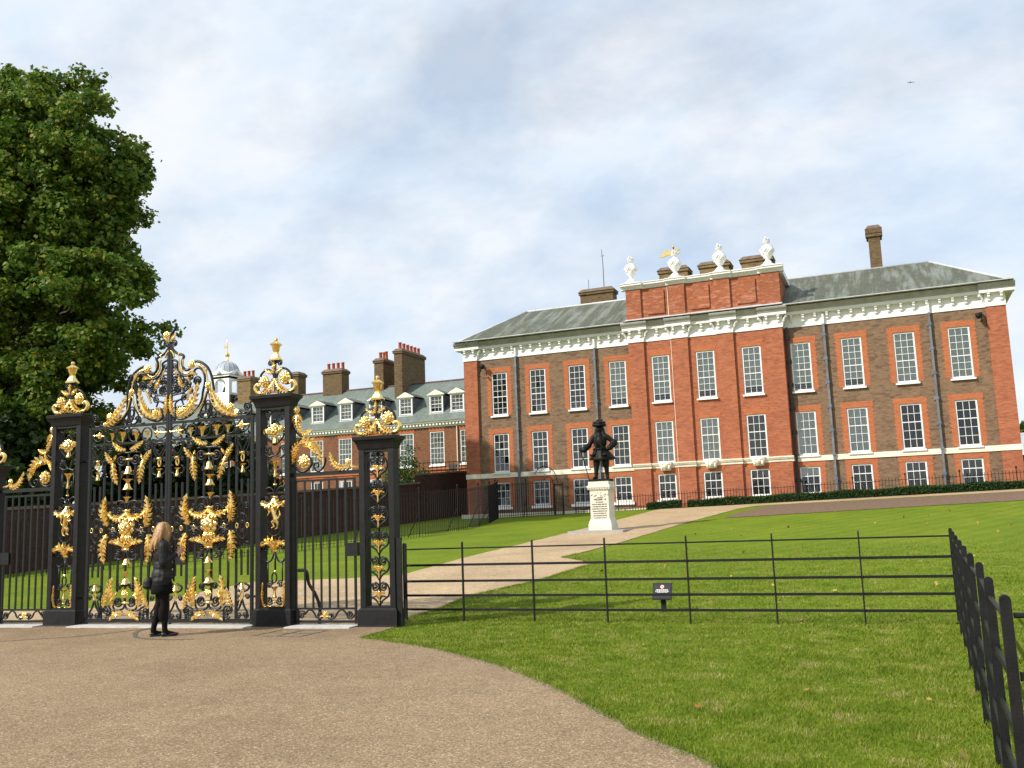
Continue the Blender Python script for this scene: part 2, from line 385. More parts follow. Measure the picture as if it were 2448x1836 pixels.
MT['gravel2'] = gravel('path_gravel', [(.0, (.26, .185, .105)), (.4, (.40, .285, .165)), (.75, (.47, .34, .20)), (.98, (.58, .46, .30))], 60)
MT['leadblack2'] = plain('dormer_lead', (.10, .105, .115), .6, .15, 3)
MT['cream'] = plain('cream_paint', (.78, .74, .62), .55, .04, 1.5)
MT['ridge'] = plain('ridge_tile', (.12, .06, .06), .8, .2, 3)
MT['cyma'] = plain('grey_gutter', (.40, .40, .37), .7, .12, 2)  # plain grey for the moulding above the white fascia
MT['edging'] = plain('edging', (.17, .15, .125), .85, .2, 5)
# ------------------------------------------------------------------ ground
xl = [-1500, -500, -200, -120, -80, -60, -50, -44, -38, -34, -30, -26, -22, -19, -16, -13, -10, -8, -6, -4, -2, 0, 2, 4, 6, 8, 11, 15, 20, 30, 45, 70, 120, 300, 900]
yl = [-400, -120, -50, -25, -12, -6, 0, 4, 8, 12, 14, 16] + [16 + 1.75 * i for i in range(1, 25)] + [66, 80, 110, 200, 500, 1500]
b = B(); nx = len(xl)
b.v = [(x, y, Tz(x, y)) for y in yl for x in xl]
b.f = [(j*nx+i, j*nx+i+1, (j+1)*nx+i+1, (j+1)*nx+i) for j in range(len(yl)-1) for i in range(nx-1)]
lawn = struct(b.obj('lawn', MT['lawn']))
lawn['label'] = 'mown green lawn rising gently to the palace'
def sheet(name, poly, offz, mat):
    from mathutils.geometry import tessellate_polygon
    bm = bmesh.new(); vv = [bm.verts.new((x, y, 0)) for x, y in poly]
    for t3 in tessellate_polygon([[Vector((x, y, 0)) for x, y in poly]]):
        if len(set(t3)) == 3: bm.faces.new([vv[i] for i in t3])
    for x in (-22, 8): bmesh.ops.bisect_plane(bm, geom=bm.verts[:] + bm.edges[:] + bm.faces[:], plane_co=(x, 0, 0), plane_no=(1, 0, 0))
    for y in yl[11:-4]: bmesh.ops.bisect_plane(bm, geom=bm.verts[:] + bm.edges[:] + bm.faces[:], plane_co=(0, y, 0), plane_no=(0, 1, 0))
    for v in bm.verts: v.co.z = Tz(v.co.x, v.co.y) + offz
    bmesh.ops.recalc_face_normals(bm, faces=bm.faces[:])
    me = bpy.data.meshes.new(name); bm.to_mesh(me); bm.free()
    if me.polygons[0].normal.z < 0: me.flip_normals()
    me.materials.append(mat); o = bpy.data.objects.new(name, me); C.objects.link(o)
    return struct(o)
def jit(poly, closed=False, amp=.035, step=.45):
    """wander a drawn edge a little so it is not ruler-straight"""
    out = []
    for (a, c) in zip(poly[:-1], poly[1:]):
        n = max(1, int(math.dist(a, c) / step))
        for i in range(n):
            t = i / n; out.append((a[0] + (c[0]-a[0])*t + random.uniform(-amp, amp), a[1] + (c[1]-a[1])*t + random.uniform(-amp, amp)))
    return out + [poly[-1]]
EDGE = [(.2, 4.3), (-.4, 5.0), (-1.27, 6.39), (-1.87, 7.05), (-2.45, 7.8), (-3.23, 8.82), (-4.13, 9.83), (-5.12, 10.72), (-6.18, 11.49), (-6.95, 11.88), (-7.5, 12.15)]
edge_s = [(p.x, p.y) for p in smooth_curve([(x, y, 0) for x, y in EDGE], 5)]
gl = lambda x: 13.40 + .0612 * (x + 9.98)
court = [(-60, -30), (30, -30), (30, 3.5), (2, 4.0)] + jit(edge_s, amp=.012, step=.3) + [(-7.55, 12.9), (-7.62, gl(-7.62)), (-60, gl(-60))]
path_r = jit([(-7.62, gl(-7.62)), (-8.06, 14.6), (-8.45, 17.9), (-7.8, 20.9), (-7.75, 23), (-7.68, 24.1), (-8.15, 24.9), (-9.18, 26), (-8.9, 28.5), (-8.74, 30.2), (-8.5, 35), (-8.25, 39), (-7.8, 43), (-7.3, 47), (-6.6, 48.6)], amp=.03)
path_l = jit([(-12.12, 49.0), (-12.3, 43.5), (-12.41, 38.8), (-12.53, 31.5), (-12.6, 26.8), (-12.3, 22.4), (-13.5, 21.5), (-16.2, 21), (-16.1, 17), (-17, 15.9), (-19, 15.6), (-22, 15.4)], amp=.03)
path = path_r + [(30, 49.0), (30, 50.25), (-12, 50.25)] + path_l + [(-60, 15), (-60, gl(-60))]
bed = jit([(-7.0, 40.9), (-6.75, 44), (-6.2, 47.2), (-5.4, 48.15)], amp=.06) + [(30, 48.6), (30, 43.9)] + jit([(12, 43.5), (4.75, 43.2), (-2.3, 41.95), (-7.0, 40.9)], amp=.06)[:-1]
o = sheet('forecourt', court, .010, MT['gravel']); o['label'] = 'buff bound gravel forecourt before the gates'
o = sheet('path', path, .014, MT['gravel2']); o['label'] = 'sandy gravel path up to the palace'
o = sheet('flower_bed', bed, .018, MT['soil']); o['label'] = 'strip of bare brown soil before the palace'
# metal edging between forecourt and grass
b = B()
es = [Vector((x, y, 0)) for x, y in edge_s]
for a, c in zip(es[:-1], es[1:]):
    d = (c - a).normalized(); n = Vector((-d.y, d.x, 0)) * -.022
    p = [a, c, c + n, a + n]
    b.add([(q.x, q.y, -.03) for q in p] + [(q.x, q.y, .013) for q in p], [(4, 5, 6, 7), (0, 1, 5, 4), (2, 3, 7, 6), (1, 2, 6, 5), (3, 0, 4, 7)])
struct(b.obj('path_edging', MT['edging']))
# concrete threshold under the gates
GA = R(3.5); GO = Vector((-9.98, 13.33, 0))
def gw(u, v, z=0): return GO + Vector((math.cos(GA), math.sin(GA), 0)) * u + Vector((-math.sin(GA), math.cos(GA), 0)) * v + Vector((0, 0, z))
b = B()
for (u0, u1) in [(-9, -6.78), (-6.0, -4.80), (-4.03, -.29), (.47, 1.67)]:
    p = [gw(u0, -.26), gw(u1, -.26), gw(u1, .16), gw(u0, .16)]
    b.add([(q.x, q.y, -.05) for q in p] + [(q.x, q.y, .030) for q in p], [(4, 5, 6, 7), (0, 1, 5, 4), (2, 3, 7, 6), (1, 2, 6, 5), (3, 0, 4, 7)])
struct(b.obj('threshold', MT['concrete']))
# steel quadrant track and drain cover let into the gravel
def flat_strip(name, pts, w, z, mat, label, cat):
    b = B(); P = smooth_curve([(x, y, 0) for x, y in pts], 6)
    for i, p in enumerate(P):
        d = (P[min(i+1, len(P)-1)] - P[max(i-1, 0)]).normalized(); n = Vector((-d.y, d.x, 0)) * w / 2
        b.v += [(p.x-n.x, p.y-n.y, z), (p.x+n.x, p.y+n.y, z), (p.x-n.x, p.y-n.y, -.02), (p.x+n.x, p.y+n.y, -.02)]
    for i in range(len(P)-1):
        a = 4*i; b.f += [(a, a+1, a+5, a+4), (a, a+4, a+6, a+2), (a+1, a+3, a+7, a+5)]
    return tag(b.obj(name, mat), label, cat)
flat_strip('gate_track', [(-12.05, 12.95), (-12.02, 12.55), (-11.70, 12.12), (-11.3, 11.76), (-10.85, 11.60), (-10.45, 11.60), (-10.12, 11.70)], .07, .0155, MT['steel'], 'curved steel gate track round the standing woman', 'track')
flat_strip('gate_groove', [(-13.6, 10.9), (-13.0, 11.4), (-12.5, 11.85), (-12.2, 12.6), (-12.12, 13.0)], .035, .0145, MT['steel'], 'thin dark curved groove across the gravel by the gate', 'track')
b = B()
for (x0, x1, y0, y1) in [(-9.4, -8.5, 12.12, 12.15), (-9.4, -8.5, 12.88, 12.91), (-9.4, -9.37, 12.15, 12.88), (-8.53, -8.5, 12.15, 12.88), (-8.97, -8.94, 12.15, 12.88), (-9.37, -8.97, 12.5, 12.53), (-8.94, -8.53, 12.5, 12.53)]:
    b.box(x0, x1, y0, y1, -.02, .0155)
tag(b.obj('drain_cover', MT['steel']), 'square gravel-filled drain cover frame in front of the tall gate post', 'drain cover')

# ------------------------------------------------------------------ palace
PX = -9.15
pal = thing('palace', 'long red and brown brick palace with white cornice and slate hipped roof', 'palace', (PX, 52, 1.5))
BAY = [-21.88, -19.38, -16.90, -14.40, -11.76, -9.22, -6.70, -4.15, -1.56, 1.03, 3.62]
WW = 1.03
def yfront(i): return 51.6 if 4 <= i <= 6 else 52.0
ROWS = {'U': (7.88, 10.53, 7, 4), 'M': (4.43, 6.78, 5, 2), 'L': (2.38, 3.82, 3, 1)}
def wall_mesh(x0, x1, z0, z1, y, openings, depth=.14):
    """front skin cut round the openings, with reveals"""
    b = B()
    xs = sorted({x0, x1} | {o[0] for o in openings} | {o[1] for o in openings}); zs = sorted({z0, z1} | {o[2] for o in openings} | {o[3] for o in openings})
    for i in range(len(xs)-1):
        for j in range(len(zs)-1):
            cx, cz = (xs[i]+xs[i+1])/2, (zs[j]+zs[j+1])/2
            if any(o[0] < cx < o[1] and o[2] < cz < o[3] for o in openings): continue
            b.quad((xs[i], y, zs[j]), (xs[i+1], y, zs[j]), (xs[i+1], y, zs[j+1]), (xs[i], y, zs[j+1]))
    for (a, c, d, e) in openings:
        b.quad((a, y, d), (a, y, e), (a, y+depth, e), (a, y+depth, d)); b.quad((c, y, d), (c, y+depth, d), (c, y+depth, e), (c, y, e))
        b.quad((a, y, e), (c, y, e), (c, y+depth, e), (a, y+depth, e)); b.quad((a, y, d), (a, y+depth, d), (c, y+depth, d), (c, y, d))
    return b
ops = lambda idx: [(BAY[i]-WW/2, BAY[i]+WW/2, ROWS[k][0], ROWS[k][1]) for i in idx for k in 'UML']
wall_mesh(-23.26, -13.53, 1.0, 11.5, 52.0, ops(range(0, 4))).obj('wall', MT['brown'], pal)
wall_mesh(-4.93, 4.97, 1.0, 11.5, 52.0, ops(range(7, 11))).obj('wall', MT['brown'], pal)
wall_mesh(-13.53, -4.93, 1.0, 11.5, 51.6, ops(range(4, 7))).quad((-13.53, 51.6, 1), (-13.53, 52, 1), (-13.53, 52, 11.5), (-13.53, 51.6, 11.5)).quad((-4.93, 51.6, 1), (-4.93, 52, 1), (-4.93, 52, 11.5), (-4.93, 51.6, 11.5)).obj('wall', MT['red'], pal)
b = B(); b.quad((-24.16, 52, 1), (-24.16, 62.6, 1), (-24.16, 62.6, 12.3), (-24.16, 52, 12.3)); b.quad((5.87, 52, 1), (5.87, 62.6, 1), (5.87, 62.6, 12.3), (5.87, 52, 12.3)); b.quad((-24.16, 62.6, 1), (5.87, 62.6, 1), (5.87, 62.6, 12.3), (-24.16, 62.6, 12.3))
b.obj('rear_wall', MT['brown'], pal)
PIL = [(-24.16, -23.26, 51.84), (4.97, 5.87, 51.84), (-13.53, -12.62, 51.46), (-11.02, -10.10, 51.46), (-8.48, -7.58, 51.46), (-5.90, -4.95, 51.46)]
for (a, c, y) in PIL: B().box(a, c, y, y+.5, 1.0, 11.45).obj('pilaster', MT['red'], pal)
# windows
def frame_mesh(w, h, rows, cols, upper):
    b = B(); t = .076; g = .0108
    b.box(-w/2, -w/2+t, 0, .075, 0, h); b.box(w/2-t, w/2, 0, .075, 0, h); b.box(-w/2+t, w/2-t, 0, .075, h-t, h); b.box(-w/2+t, w/2-t, 0, .075, 0, t*1.25)
    iw = w - 2*t; z0 = t*1.25; ih = h - t - z0
    for c in range(1, cols): x = -w/2 + t + iw*c/cols; b.box(x-g, x+g, .028, .056, z0, h-t)
    for r in range(1, rows):
        z = z0 + ih*r/rows; q = g*1.0 if r != rows-upper else g*2.0
        b.box(-w/2+t, w/2-t, .022, .060, z-q, z+q)
    return b, t, z0, iw, ih
WIN = {}
for k, (z0, z1, rows, upr) in ROWS.items():
    b, t, q0, iw, ih = frame_mesh(WW, z1-z0, rows, 3, upr)
    fm = b.mesh('window', MT['white'])
    pw, ph = iw/3, ih/rows
    pm = B().quad((-pw/2, 0, -ph/2), (pw/2, 0, -ph/2), (pw/2, 0, ph/2), (-pw/2, 0, ph/2)).mesh('pane', MT['glass'])
    sm = B().box(-WW/2-.07, WW/2+.07, -.13, .02, -.10, -.012).mesh('sill', MT['white'] if k != 'M' else MT['white'])
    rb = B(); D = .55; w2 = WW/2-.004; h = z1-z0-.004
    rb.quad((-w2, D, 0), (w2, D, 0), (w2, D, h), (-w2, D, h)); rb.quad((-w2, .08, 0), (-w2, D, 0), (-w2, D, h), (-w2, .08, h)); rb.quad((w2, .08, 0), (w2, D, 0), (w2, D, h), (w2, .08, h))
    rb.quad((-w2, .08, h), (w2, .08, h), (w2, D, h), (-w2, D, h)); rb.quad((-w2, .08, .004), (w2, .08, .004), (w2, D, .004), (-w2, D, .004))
    WIN[k] = (fm, pm, sm, rb.mesh('dark_backing', MT['dark']), t, q0, iw, ih, pw, ph)  # dark lining added behind the panes, room darkness put into its colour
def blind_spec(k, i):
    if k == 'U': return ('blindd', 1.0) if i < 3 else ('blindg', .86 if i in (4, 5, 6, 7, 8, 3) else 1.0)
    if k == 'M': return {9: None, 10: None, 0: ('blindd', .55), 6: ('blindd', 1.0)}.get(i, ('blindg' if i > 3 and i != 8 else 'blindd', 1.0) if i != 8 else ('blindg', 1.0))
    return {4: ('blindd', .62), 5: ('blindd', .22), 6: ('blindd', .66), 7: ('blindg', .33), 8: None, 9: ('blindd', 1.0), 10: ('blindd', .64), 0: ('blindd', 1.0), 1: ('blindd', 1.0)}.get(i, ('blindd', .45))
GB = B().box(-WW/2+.07, WW/2-.07, 0, .012, -.011, .011).mesh('guard_bar', MT['white'])
pane_count = 0; rest = B()
for i in range(10, -1, -1):
    for k in 'UML':
        z0, z1, rows, upr = ROWS[k]; fm, pm, sm, rm, t, q0, iw, ih, pw, ph = WIN[k]
        y = yfront(i) + .045
        w = inst(fm, 'window', pal, (BAY[i], y, z0), world_loc=True)
        inst(rm, 'dark_backing', w, (0, 0, 0))
        if k != 'M' or True:
            s = inst(sm, 'sill', w, (0, -.045, 0)); 
            if k == 'L': s.scale = (1.08, 1.1, 1.75)
        if k == 'U' and i < 9:
            for zb in (.17, .30): inst(GB, 'guard_bar', w, (0, .06, zb))
        bs = blind_spec(k, i)
        if bs:
            hh = (z1-z0) * bs[1]; bb = B().box(-WW/2+.05, WW/2-.05, .085, .09, (z1-z0)-hh + .03, (z1-z0)-.02)
            inst(bb.mesh('blind', MT[bs[0]]), 'blind', w)
        for r in range(rows):
            for c in range(3):
                x = -iw/2 + pw*(c+.5); z = q0 + ph*(r+.5)
                if pane_count < 297:
                    inst(pm, 'pane', w, (x, .042, z), (R(random.gauss(0, .25)), 0, R(random.gauss(0, .25)))); pane_count += 1
                else:
                    X = BAY[i]+x; Z = z0+z; e = random.gauss(0, .004)
                    rest.quad((X-pw/2, y+.042-e, Z-ph/2), (X+pw/2, y+.042+e*.6, Z-ph/2), (X+pw/2, y+.042+e, Z+ph/2), (X-pw/2, y+.042-e*.4, Z+ph/2))
stuff(rest.obj('panes', MT['glass'], pal))
# bags on the sill inside the first-floor end window
for (x, zz, r, lb) in [(-22.1, 4.62, .10, 'small red bundle nearest the corner pilaster behind the end window'), (-21.62, 4.66, .13, 'largest red bundle in the middle behind the end window'), (-21.42, 4.60, .09, 'small red bundle nearest the downpipe behind the end window')]: tag(B().ell((x, 52.17, zz), (r, .05, r*.9), 8, 6).obj('red_bag', MT['red_item'], None, True), lb, 'bag', 'red bundles behind the end window')
# rubbed brick surrounds with toothed sides
def surround(x, z0, z1, y, tooth, top, bottom):
    hw = WW/2; b = B(); n = int((z1 - bottom) / .11); hh = (z1-bottom)/n
    for s in (-1, 1):
        pts = [(x+s*hw, bottom)]
        for i in range(n):
            e = hw + (.305 if i % 2 else .255)
            pts += [(x+s*e, bottom+i*hh), (x+s*e, bottom+(i+1)*hh)]
        pts += [(x+s*hw, z1)]
        b.prism_y(pts if s > 0 else pts[::-1], y-.008, y+.05)
    b.prism_y([(x-hw-.29, z1), (x+hw+.29, z1), (x+hw+.31, z1+.31), (x-hw-.31, z1+.31)], y-.012, y+.05)
    return b
for i in range(11):
    for k in 'UML':
        z0, z1 = ROWS[k][:2]; cen = 4 <= i <= 6
        bot = z0 + .02
        if k == 'L': bot = z0 + .0
        if cen:
            b = B(); hw = WW/2
            b.prism_y([(BAY[i]-hw-.02, z1), (BAY[i]+hw+.02, z1), (BAY[i]+hw+.22, z1+.34), (BAY[i]-hw-.22, z1+.34)], 51.592, 51.65)
        else: b = surround(BAY[i], z0, z1, 52.0, True, .36, bot)
        b.obj('brick_surround', MT['rubbed'], pal)
# stone band
for (a, c, y) in [(-24.19, -23.23, 51.80), (-23.23, -13.56, 51.94), (-4.90, 4.94, 51.94), (4.94, 5.90, 51.80)]: B().box(a, c, y, y+.2, 4.11, 4.39).obj('stone_band', MT['stone'], pal)
prof = [(.0, 4.12), (-.05, 4.15), (-.05, 4.22), (-.12, 4.30), (-.12, 4.34), (-.16, 4.36), (-.16, 4.42), (.0, 4.44)]
for (a, c, y) in [(-13.60, -12.55, 51.46), (-12.55, -11.08, 51.6), (-11.08, -10.04, 51.46), (-10.04, -8.54, 51.6), (-8.54, -7.52, 51.46), (-7.52, -5.96, 51.6), (-5.96, -4.86, 51.46)]:
    B().prism_x([(y+p, z) for p, z in prof], a, c).obj('stone_string', MT['stone'], pal)
def keystone(x):
    b = B(); b.prism_y([(x-.26, 3.98), (x+.26, 3.98), (x+.36, 4.46), (x-.36, 4.46)], 51.36, 51.62)
    b.ell((x, 51.36, 4.24), (.13, .09, .16), 10, 8); b.ell((x, 51.29, 4.22), (.03, .05, .05), 8, 6)
    for s in (-1, 1): b.ell((x+s*.2, 51.36, 4.16), (.07, .05, .13), 8, 6); b.ell((x+s*.16, 51.36, 4.36), (.08, .05, .06), 8, 6)
    return b
for i in (4, 5, 6): keystone(BAY[i]).obj('carved_keystone', MT['stone'], pal, True)
# plinth stones
B().box(-24.3, -12.5, 51.2, 51.9, 1.2, 1.98).obj('stone_plinth', MT['stone'], pal)
B().box(-12.4, -10.9, 51.2, 51.42, 1.3, 2.0).obj('stone_plinth', MT['stone'], pal)
# entablature: architrave bead, frieze, cornice
SEG = [(-24.16, -23.26, 51.84), (-23.26, -13.53, 52.0), (-13.53, -12.62, 51.46), (-12.62, -11.02, 51.6), (-11.02, -10.10, 51.46), (-10.10, -8.48, 51.6), (-8.48, -7.58, 51.46), (-7.58, -5.90, 51.6), (-5.90, -4.93, 51.46), (-4.93, 4.97, 52.0), (4.97, 5.87, 51.84)]
FR = [(.3, 11.38), (-.05, 11.38), (-.05, 11.44), (-.02, 11.46), (-.02, 12.05), (.3, 12.05)]
CO = [(.3, 12.051), (-.29, 12.051), (-.29, 12.21), (.3, 12.21)]
GU = [(.3, 12.212), (-.32, 12.212), (-.34, 12.26), (-.38, 12.31), (-.44, 12.37), (-.48, 12.45), (-.48, 12.50), (.3, 12.56)]
for (a, c, y) in SEG:
    e = 0.02 if y in (51.84, 51.46) else 0
    oa = .45 if a == -24.16 else (.26 if e else (-.26 if a > -23.3 else 0)); oc = .45 if c == 5.87 else (.26 if e else -.26)
    if a == -23.26: oa = -.26
    if c == -23.26: oc = .26
    B().prism_x([(y+p, z) for p, z in FR], a-e, c+e).obj('frieze', MT['white'], pal)
    co = B().prism_x([(y+p, z) for p, z in CO], a-oa-(.002 if e else 0), c+oc+(.002 if e else 0)).obj('cornice', MT['white'], pal)
    B().prism_x([(y+p, z) for p, z in GU], a-oa-(.03 if e else 0), c+oc+(.03 if e else 0)).obj('cyma_gutter', MT['cyma'], co)
B().box(-24.58, -24.18, 52.2, 62.7, 12.051, 12.5).obj('cornice', MT['white'], pal); B().box(5.89, 6.29, 52.2, 62.7, 12.051, 12.5).obj('cornice', MT['white'], pal)
bp = [(0, 12.046), (-.24, 12.046), (-.24, 11.97), (-.20, 11.96), (-.18, 11.91), (-.20, 11.86), (-.17, 11.81), (-.12, 11.79), (-.09, 11.74), (-.10, 11.69), (-.06, 11.64), (0, 11.64)]
brm = B().prism_x([(p-.02, z) for p, z in bp], -.055, .055).box(-.075, .075, -.265, -.02, 11.985, 12.046).mesh('bracket', MT['white'])
def brackets(xs, y):
    for x in xs: inst(brm, 'bracket', pal, (x, y, 0), world_loc=True)
bs_ = [-23.26 + .52 + .6135 * i for i in range(16)]
brackets([x for x in bs_ if x < -13.75], 52.0); brackets([-4.93 + .45 + .6135 * i for i in range(15) if -4.93+.45+.6135*i < 4.75], 52.0)
for (a, c, y) in PIL: brackets([a + .16, c - .16], y)
for (a, c) in [(-12.62, -11.02), (-10.10, -8.48), (-7.58, -5.90)]: brackets([(a+c)/2], 51.6)
# carved scrolls at the breaks of the cornice
def scroll_bracket(x, y, s):
    b = B(); pts = smooth_curve([(x, y-.05, 11.50), (x+s*.02, y-.08, 11.62), (x+s*.07, y-.14, 11.76), (x+s*.15, y-.20, 11.90), (x+s*.22, y-.24, 11.99)], 4)
    b.tube(pts, [.035+.05*i/len(pts) for i in range(len(pts))], 7); b.ell((x+s*.21, y-.22, 11.94), (.075, .075, .08), 8, 6); b.ell((x+s*.09, y-.13, 11.74), (.05, .06, .07), 8, 6)
    b.obj('carved_scroll', MT['white'], pal, True)
for (a, c, y) in PIL:
    if a > -24: scroll_bracket(a-.04, y+.12, -1)
    if c < 5.8: scroll_bracket(c+.04, y+.12, 1)
# roof
b = B(); ez = 12.54
e0, e1, e2, e3 = (-24.5, 51.5, ez), (6.2, 51.5, ez), (6.2, 63.0, ez), (-24.5, 63.0, ez); r0, r1 = (-21.8, 57.1, 15.3), (2.85, 57.1, 15.3)
b.add([e0, e1, e2, e3, r0, r1], [(0, 1, 5, 4), (1, 2, 5), (2, 3, 4, 5), (3, 0, 4)])
roof = b.obj('roof', MT['slate'], pal)
def roll(p, q, r=.075): return B().tube([p, q], r, 8).obj('lead_roll', MT['leadroof'], roof, True)
for p, q in ((r0, r1), (e0, r0), (e1, r1), (e2, r1), (e3, r0)): roll(p, q)
B().prism_x([(51.2, 12.54), (51.6, 12.55), (51.6, 12.60), (51.2, 12.58)], -24.6, -13.7).obj('gutter_edge', MT['leadroof'], roof); B().prism_x([(51.2, 12.54), (51.6, 12.55), (51.6, 12.60), (51.2, 12.58)], -4.8, 6.3).obj('gutter_edge', MT['leadroof'], roof)
# attic
att = B().box(-13.5, -4.95, 51.6, 55.5, 12.3, 14.52).obj('attic', MT['attic'], pal)
for (a, c) in [(-13.53, -12.66), (-11.03, -10.13), (-8.49, -7.60), (-5.90, -4.92)]: B().box(a, c, 51.48, 51.8, 12.4, 14.50).obj('attic_pilaster', MT['attic'], att)
for (a, c) in [(-12.32, -11.31), (-9.79, -8.76), (-7.24, -6.21)]: B().box(a, c, 51.52, 51.7, 12.95, 14.27).obj('attic_panel', MT['attic'], att)
B().prism_x([(50.9, 12.56), (51.62, 12.56), (51.62, 12.80)], -13.6, -4.85).obj('lead_apron', MT['leadroof'], att)
CP = [(.3, 14.50), (-.03, 14.50), (-.05, 14.60), (-.10, 14.63), (-.10, 14.66), (-.26, 14.69), (-.26, 14.76), (-.31, 14.80), (-.31, 14.84), (.3, 14.88)]
for (a, c, y) in [(-13.53, -12.66, 51.48), (-12.66, -11.03, 51.6), (-11.03, -10.13, 51.48), (-10.13, -8.49, 51.6), (-8.49, -7.60, 51.48), (-7.60, -5.90, 51.6), (-5.90, -4.92, 51.48)]:
    e = .14 if y < 51.5 else -.14
    B().prism_x([(y+p, z) for p, z in CP], a - (e if a > -13.5 else .26), c + (e if c < -5 else .26)).obj('coping', MT['white'], att)
    den = B(); n = max(2, int((c-a)/.09))
    for j in range(n): x = a + (c-a)*(j+.25)/n; den.box(x, x+(c-a)/n*.5, y-.09, y-.045, 14.54, 14.615)
    stuff(den.obj('dentils', MT['white'], att))
B().box(-13.7, -4.75, 51.95, 55.7, 14.5, 14.80).obj('coping', MT['white'], att)
# chimneys
def chimney(par, x0, x1, y0, y1, z0, z1, mat, pots=0, cap=True, potcol='terracotta', vary=False):
    b = B().box(x0, x1, y0, y1, z0, z1)
    if cap: b.box(x0-.09, x1+.09, y0-.09, y1+.09, z1-.28, z1-.10)
    c = b.obj('chimney', mat, par)
    B().frustum(((x0+x1)/2, (y0+y1)/2), 0, 0, z1, z1)
    t = B().add([(x0-.14, y0-.14, z1-.098), (x1+.14, y0-.14, z1-.098), (x1+.14, y1+.14, z1-.098), (x0-.14, y1+.14, z1-.098), (x0+.1, y0+.1, z1+.16), (x1-.1, y0+.1, z1+.16), (x1-.1, y1-.1, z1+.16), (x0+.1, y1-.1, z1+.16)], [(0,3,2,1),(4,5,6,7),(0,1,5,4),(1,2,6,5),(2,3,7,6),(3,0,4,7)])
    t.obj('chimney_cap', MT['chimcap'], c)
    for i in range(pots):
        px = x0 + (x1-x0)*(i+.5)/pots; h = .62 + (random.uniform(-.06, .12) if vary else 0)
        B().lathe([(.16, 0), (.145, .1), (.13, h-.1), (.155, h-.08), (.155, h), (.11, h), (.11, h-.2)], (px, (y0+y1)/2 + (random.uniform(-.2, .2) if vary else 0), z1+.12), 10).obj('chimney_pot', MT[potcol], c, True)
    return c
MT['chimcap'] = plain('chimney_cap_brick', (.15, .105, .075), .9, .25, 5, bump=.4)
for (x0, x1) in [(-13.4, -11.5), (-10.7, -8.8), (-8.0, -6.1)]: chimney(roof, x0, x1, 60, 61.2, 12, 17.72, MT['chimy'])
chimney(roof, -19.6, -17.2, 62, 63, 12, 17.45, MT['chim'])
b = B().box(-.26, .40, 57.6, 58.5, 13, 17.9).box(-.36, .50, 57.5, 58.6, 17.35, 17.55).box(-.40, .54, 57.46, 58.64, 17.55, 17.85); c = b.obj('chimney', MT['chim'], roof)
B().frustum((.07, 58.05), .46, .3, 17.851, 18.1).obj('chimney_cap', MT['chimcap'], c)
# downpipes
for (x, y, mat) in [(-20.72, 52, 'lead'), (-15.71, 52, 'lead'), (-4.78, 52, 'leadblack'), (-2.86, 52, 'lead'), (2.32, 52, 'lead')]:
    dp = B().box(x-.056, x+.056, y-.17, y-.05, 1.2, 11.40).obj('downpipe', MT[mat], pal)
    if mat == 'lead': B().box(x-.05, x+.05, y-.18, y-.04, 11.40, 11.95).obj('painted_spout', MT['white'], dp)
    z = 10.8
    while z > 2.2:
        B().box(x-.15, x+.15, y-.049, y-.012, z-.10, z+.10).box(x-.08, x+.08, y-.19, y-.06, z-.06, z+.06).obj('pipe_bracket', MT[mat], dp); z -= 1.28
for (pts) in [[(-11.10, 51.56, 14.45), (-11.08, 51.45, 12.7), (-11.10, 51.44, 12.6)], [(-11.07, 51.55, 11.3), (-11.07, 51.55, 4.45)], [(-11.07, 51.56, 4.1), (-11.07, 51.56, 2.0)]]:
    B().tube(pts, .018, 6).obj('cable', MT['stone'], pal)
# urns on the attic
ur = B(); ur.box(-.36, .36, -.30, .30, 0, .10); ur.frustum((0, 0), .30, .13, .10, .34)
ur.lathe([(.12, .34), (.15, .36), (.10, .42), (.13, .46), (.25, .60), (.31, .80), (.335, .98), (.34, 1.08), (.30, 1.10), (.32, 1.14), (.24, 1.19), (.10, 1.26), (.075, 1.32), (.10, 1.36), (.18, 1.40), (.20, 1.44)], (0, 0, 0), 18)
for a in range(6):
    an = a*math.pi/3+.3; x, y = math.cos(an), math.sin(an)
    ur.ell((x*.33, y*.33, .95), (.085, .085, .11), 8, 6)
    for t in (-.25, 0, .25): ur.ell((math.cos(an+.52+t)*.315, math.sin(an+.52+t)*.315, .76+abs(t)*.35), (.06, .06, .05), 7, 5)
urng = np.random.default_rng(3)
for a in range(16):
    an = a*2.4; rr = .05+.14*(a % 4)/3; ur.ell((math.cos(an)*rr, math.sin(an)*rr, 1.50+.14*urng.random()-.1*rr), (.055, .055, .075), 6, 5)
urm = ur.mesh('urn', MT['white'], True)
for (x, d) in [(-13.2, 'at the corner nearest the wall wing, leftmost of four'), (-10.62, 'second from the left, in front of the gilded weathervane'), (-8.08, 'third from the left, before the middle chimney'), (-5.46, 'at the corner nearest the tall chimney, rightmost of four')]:
    u = inst(urm, 'urn', None, (x, 51.78, 14.86)); tag(u, 'white carved urn on the attic ' + d, 'urn', 'urns along the palace attic')
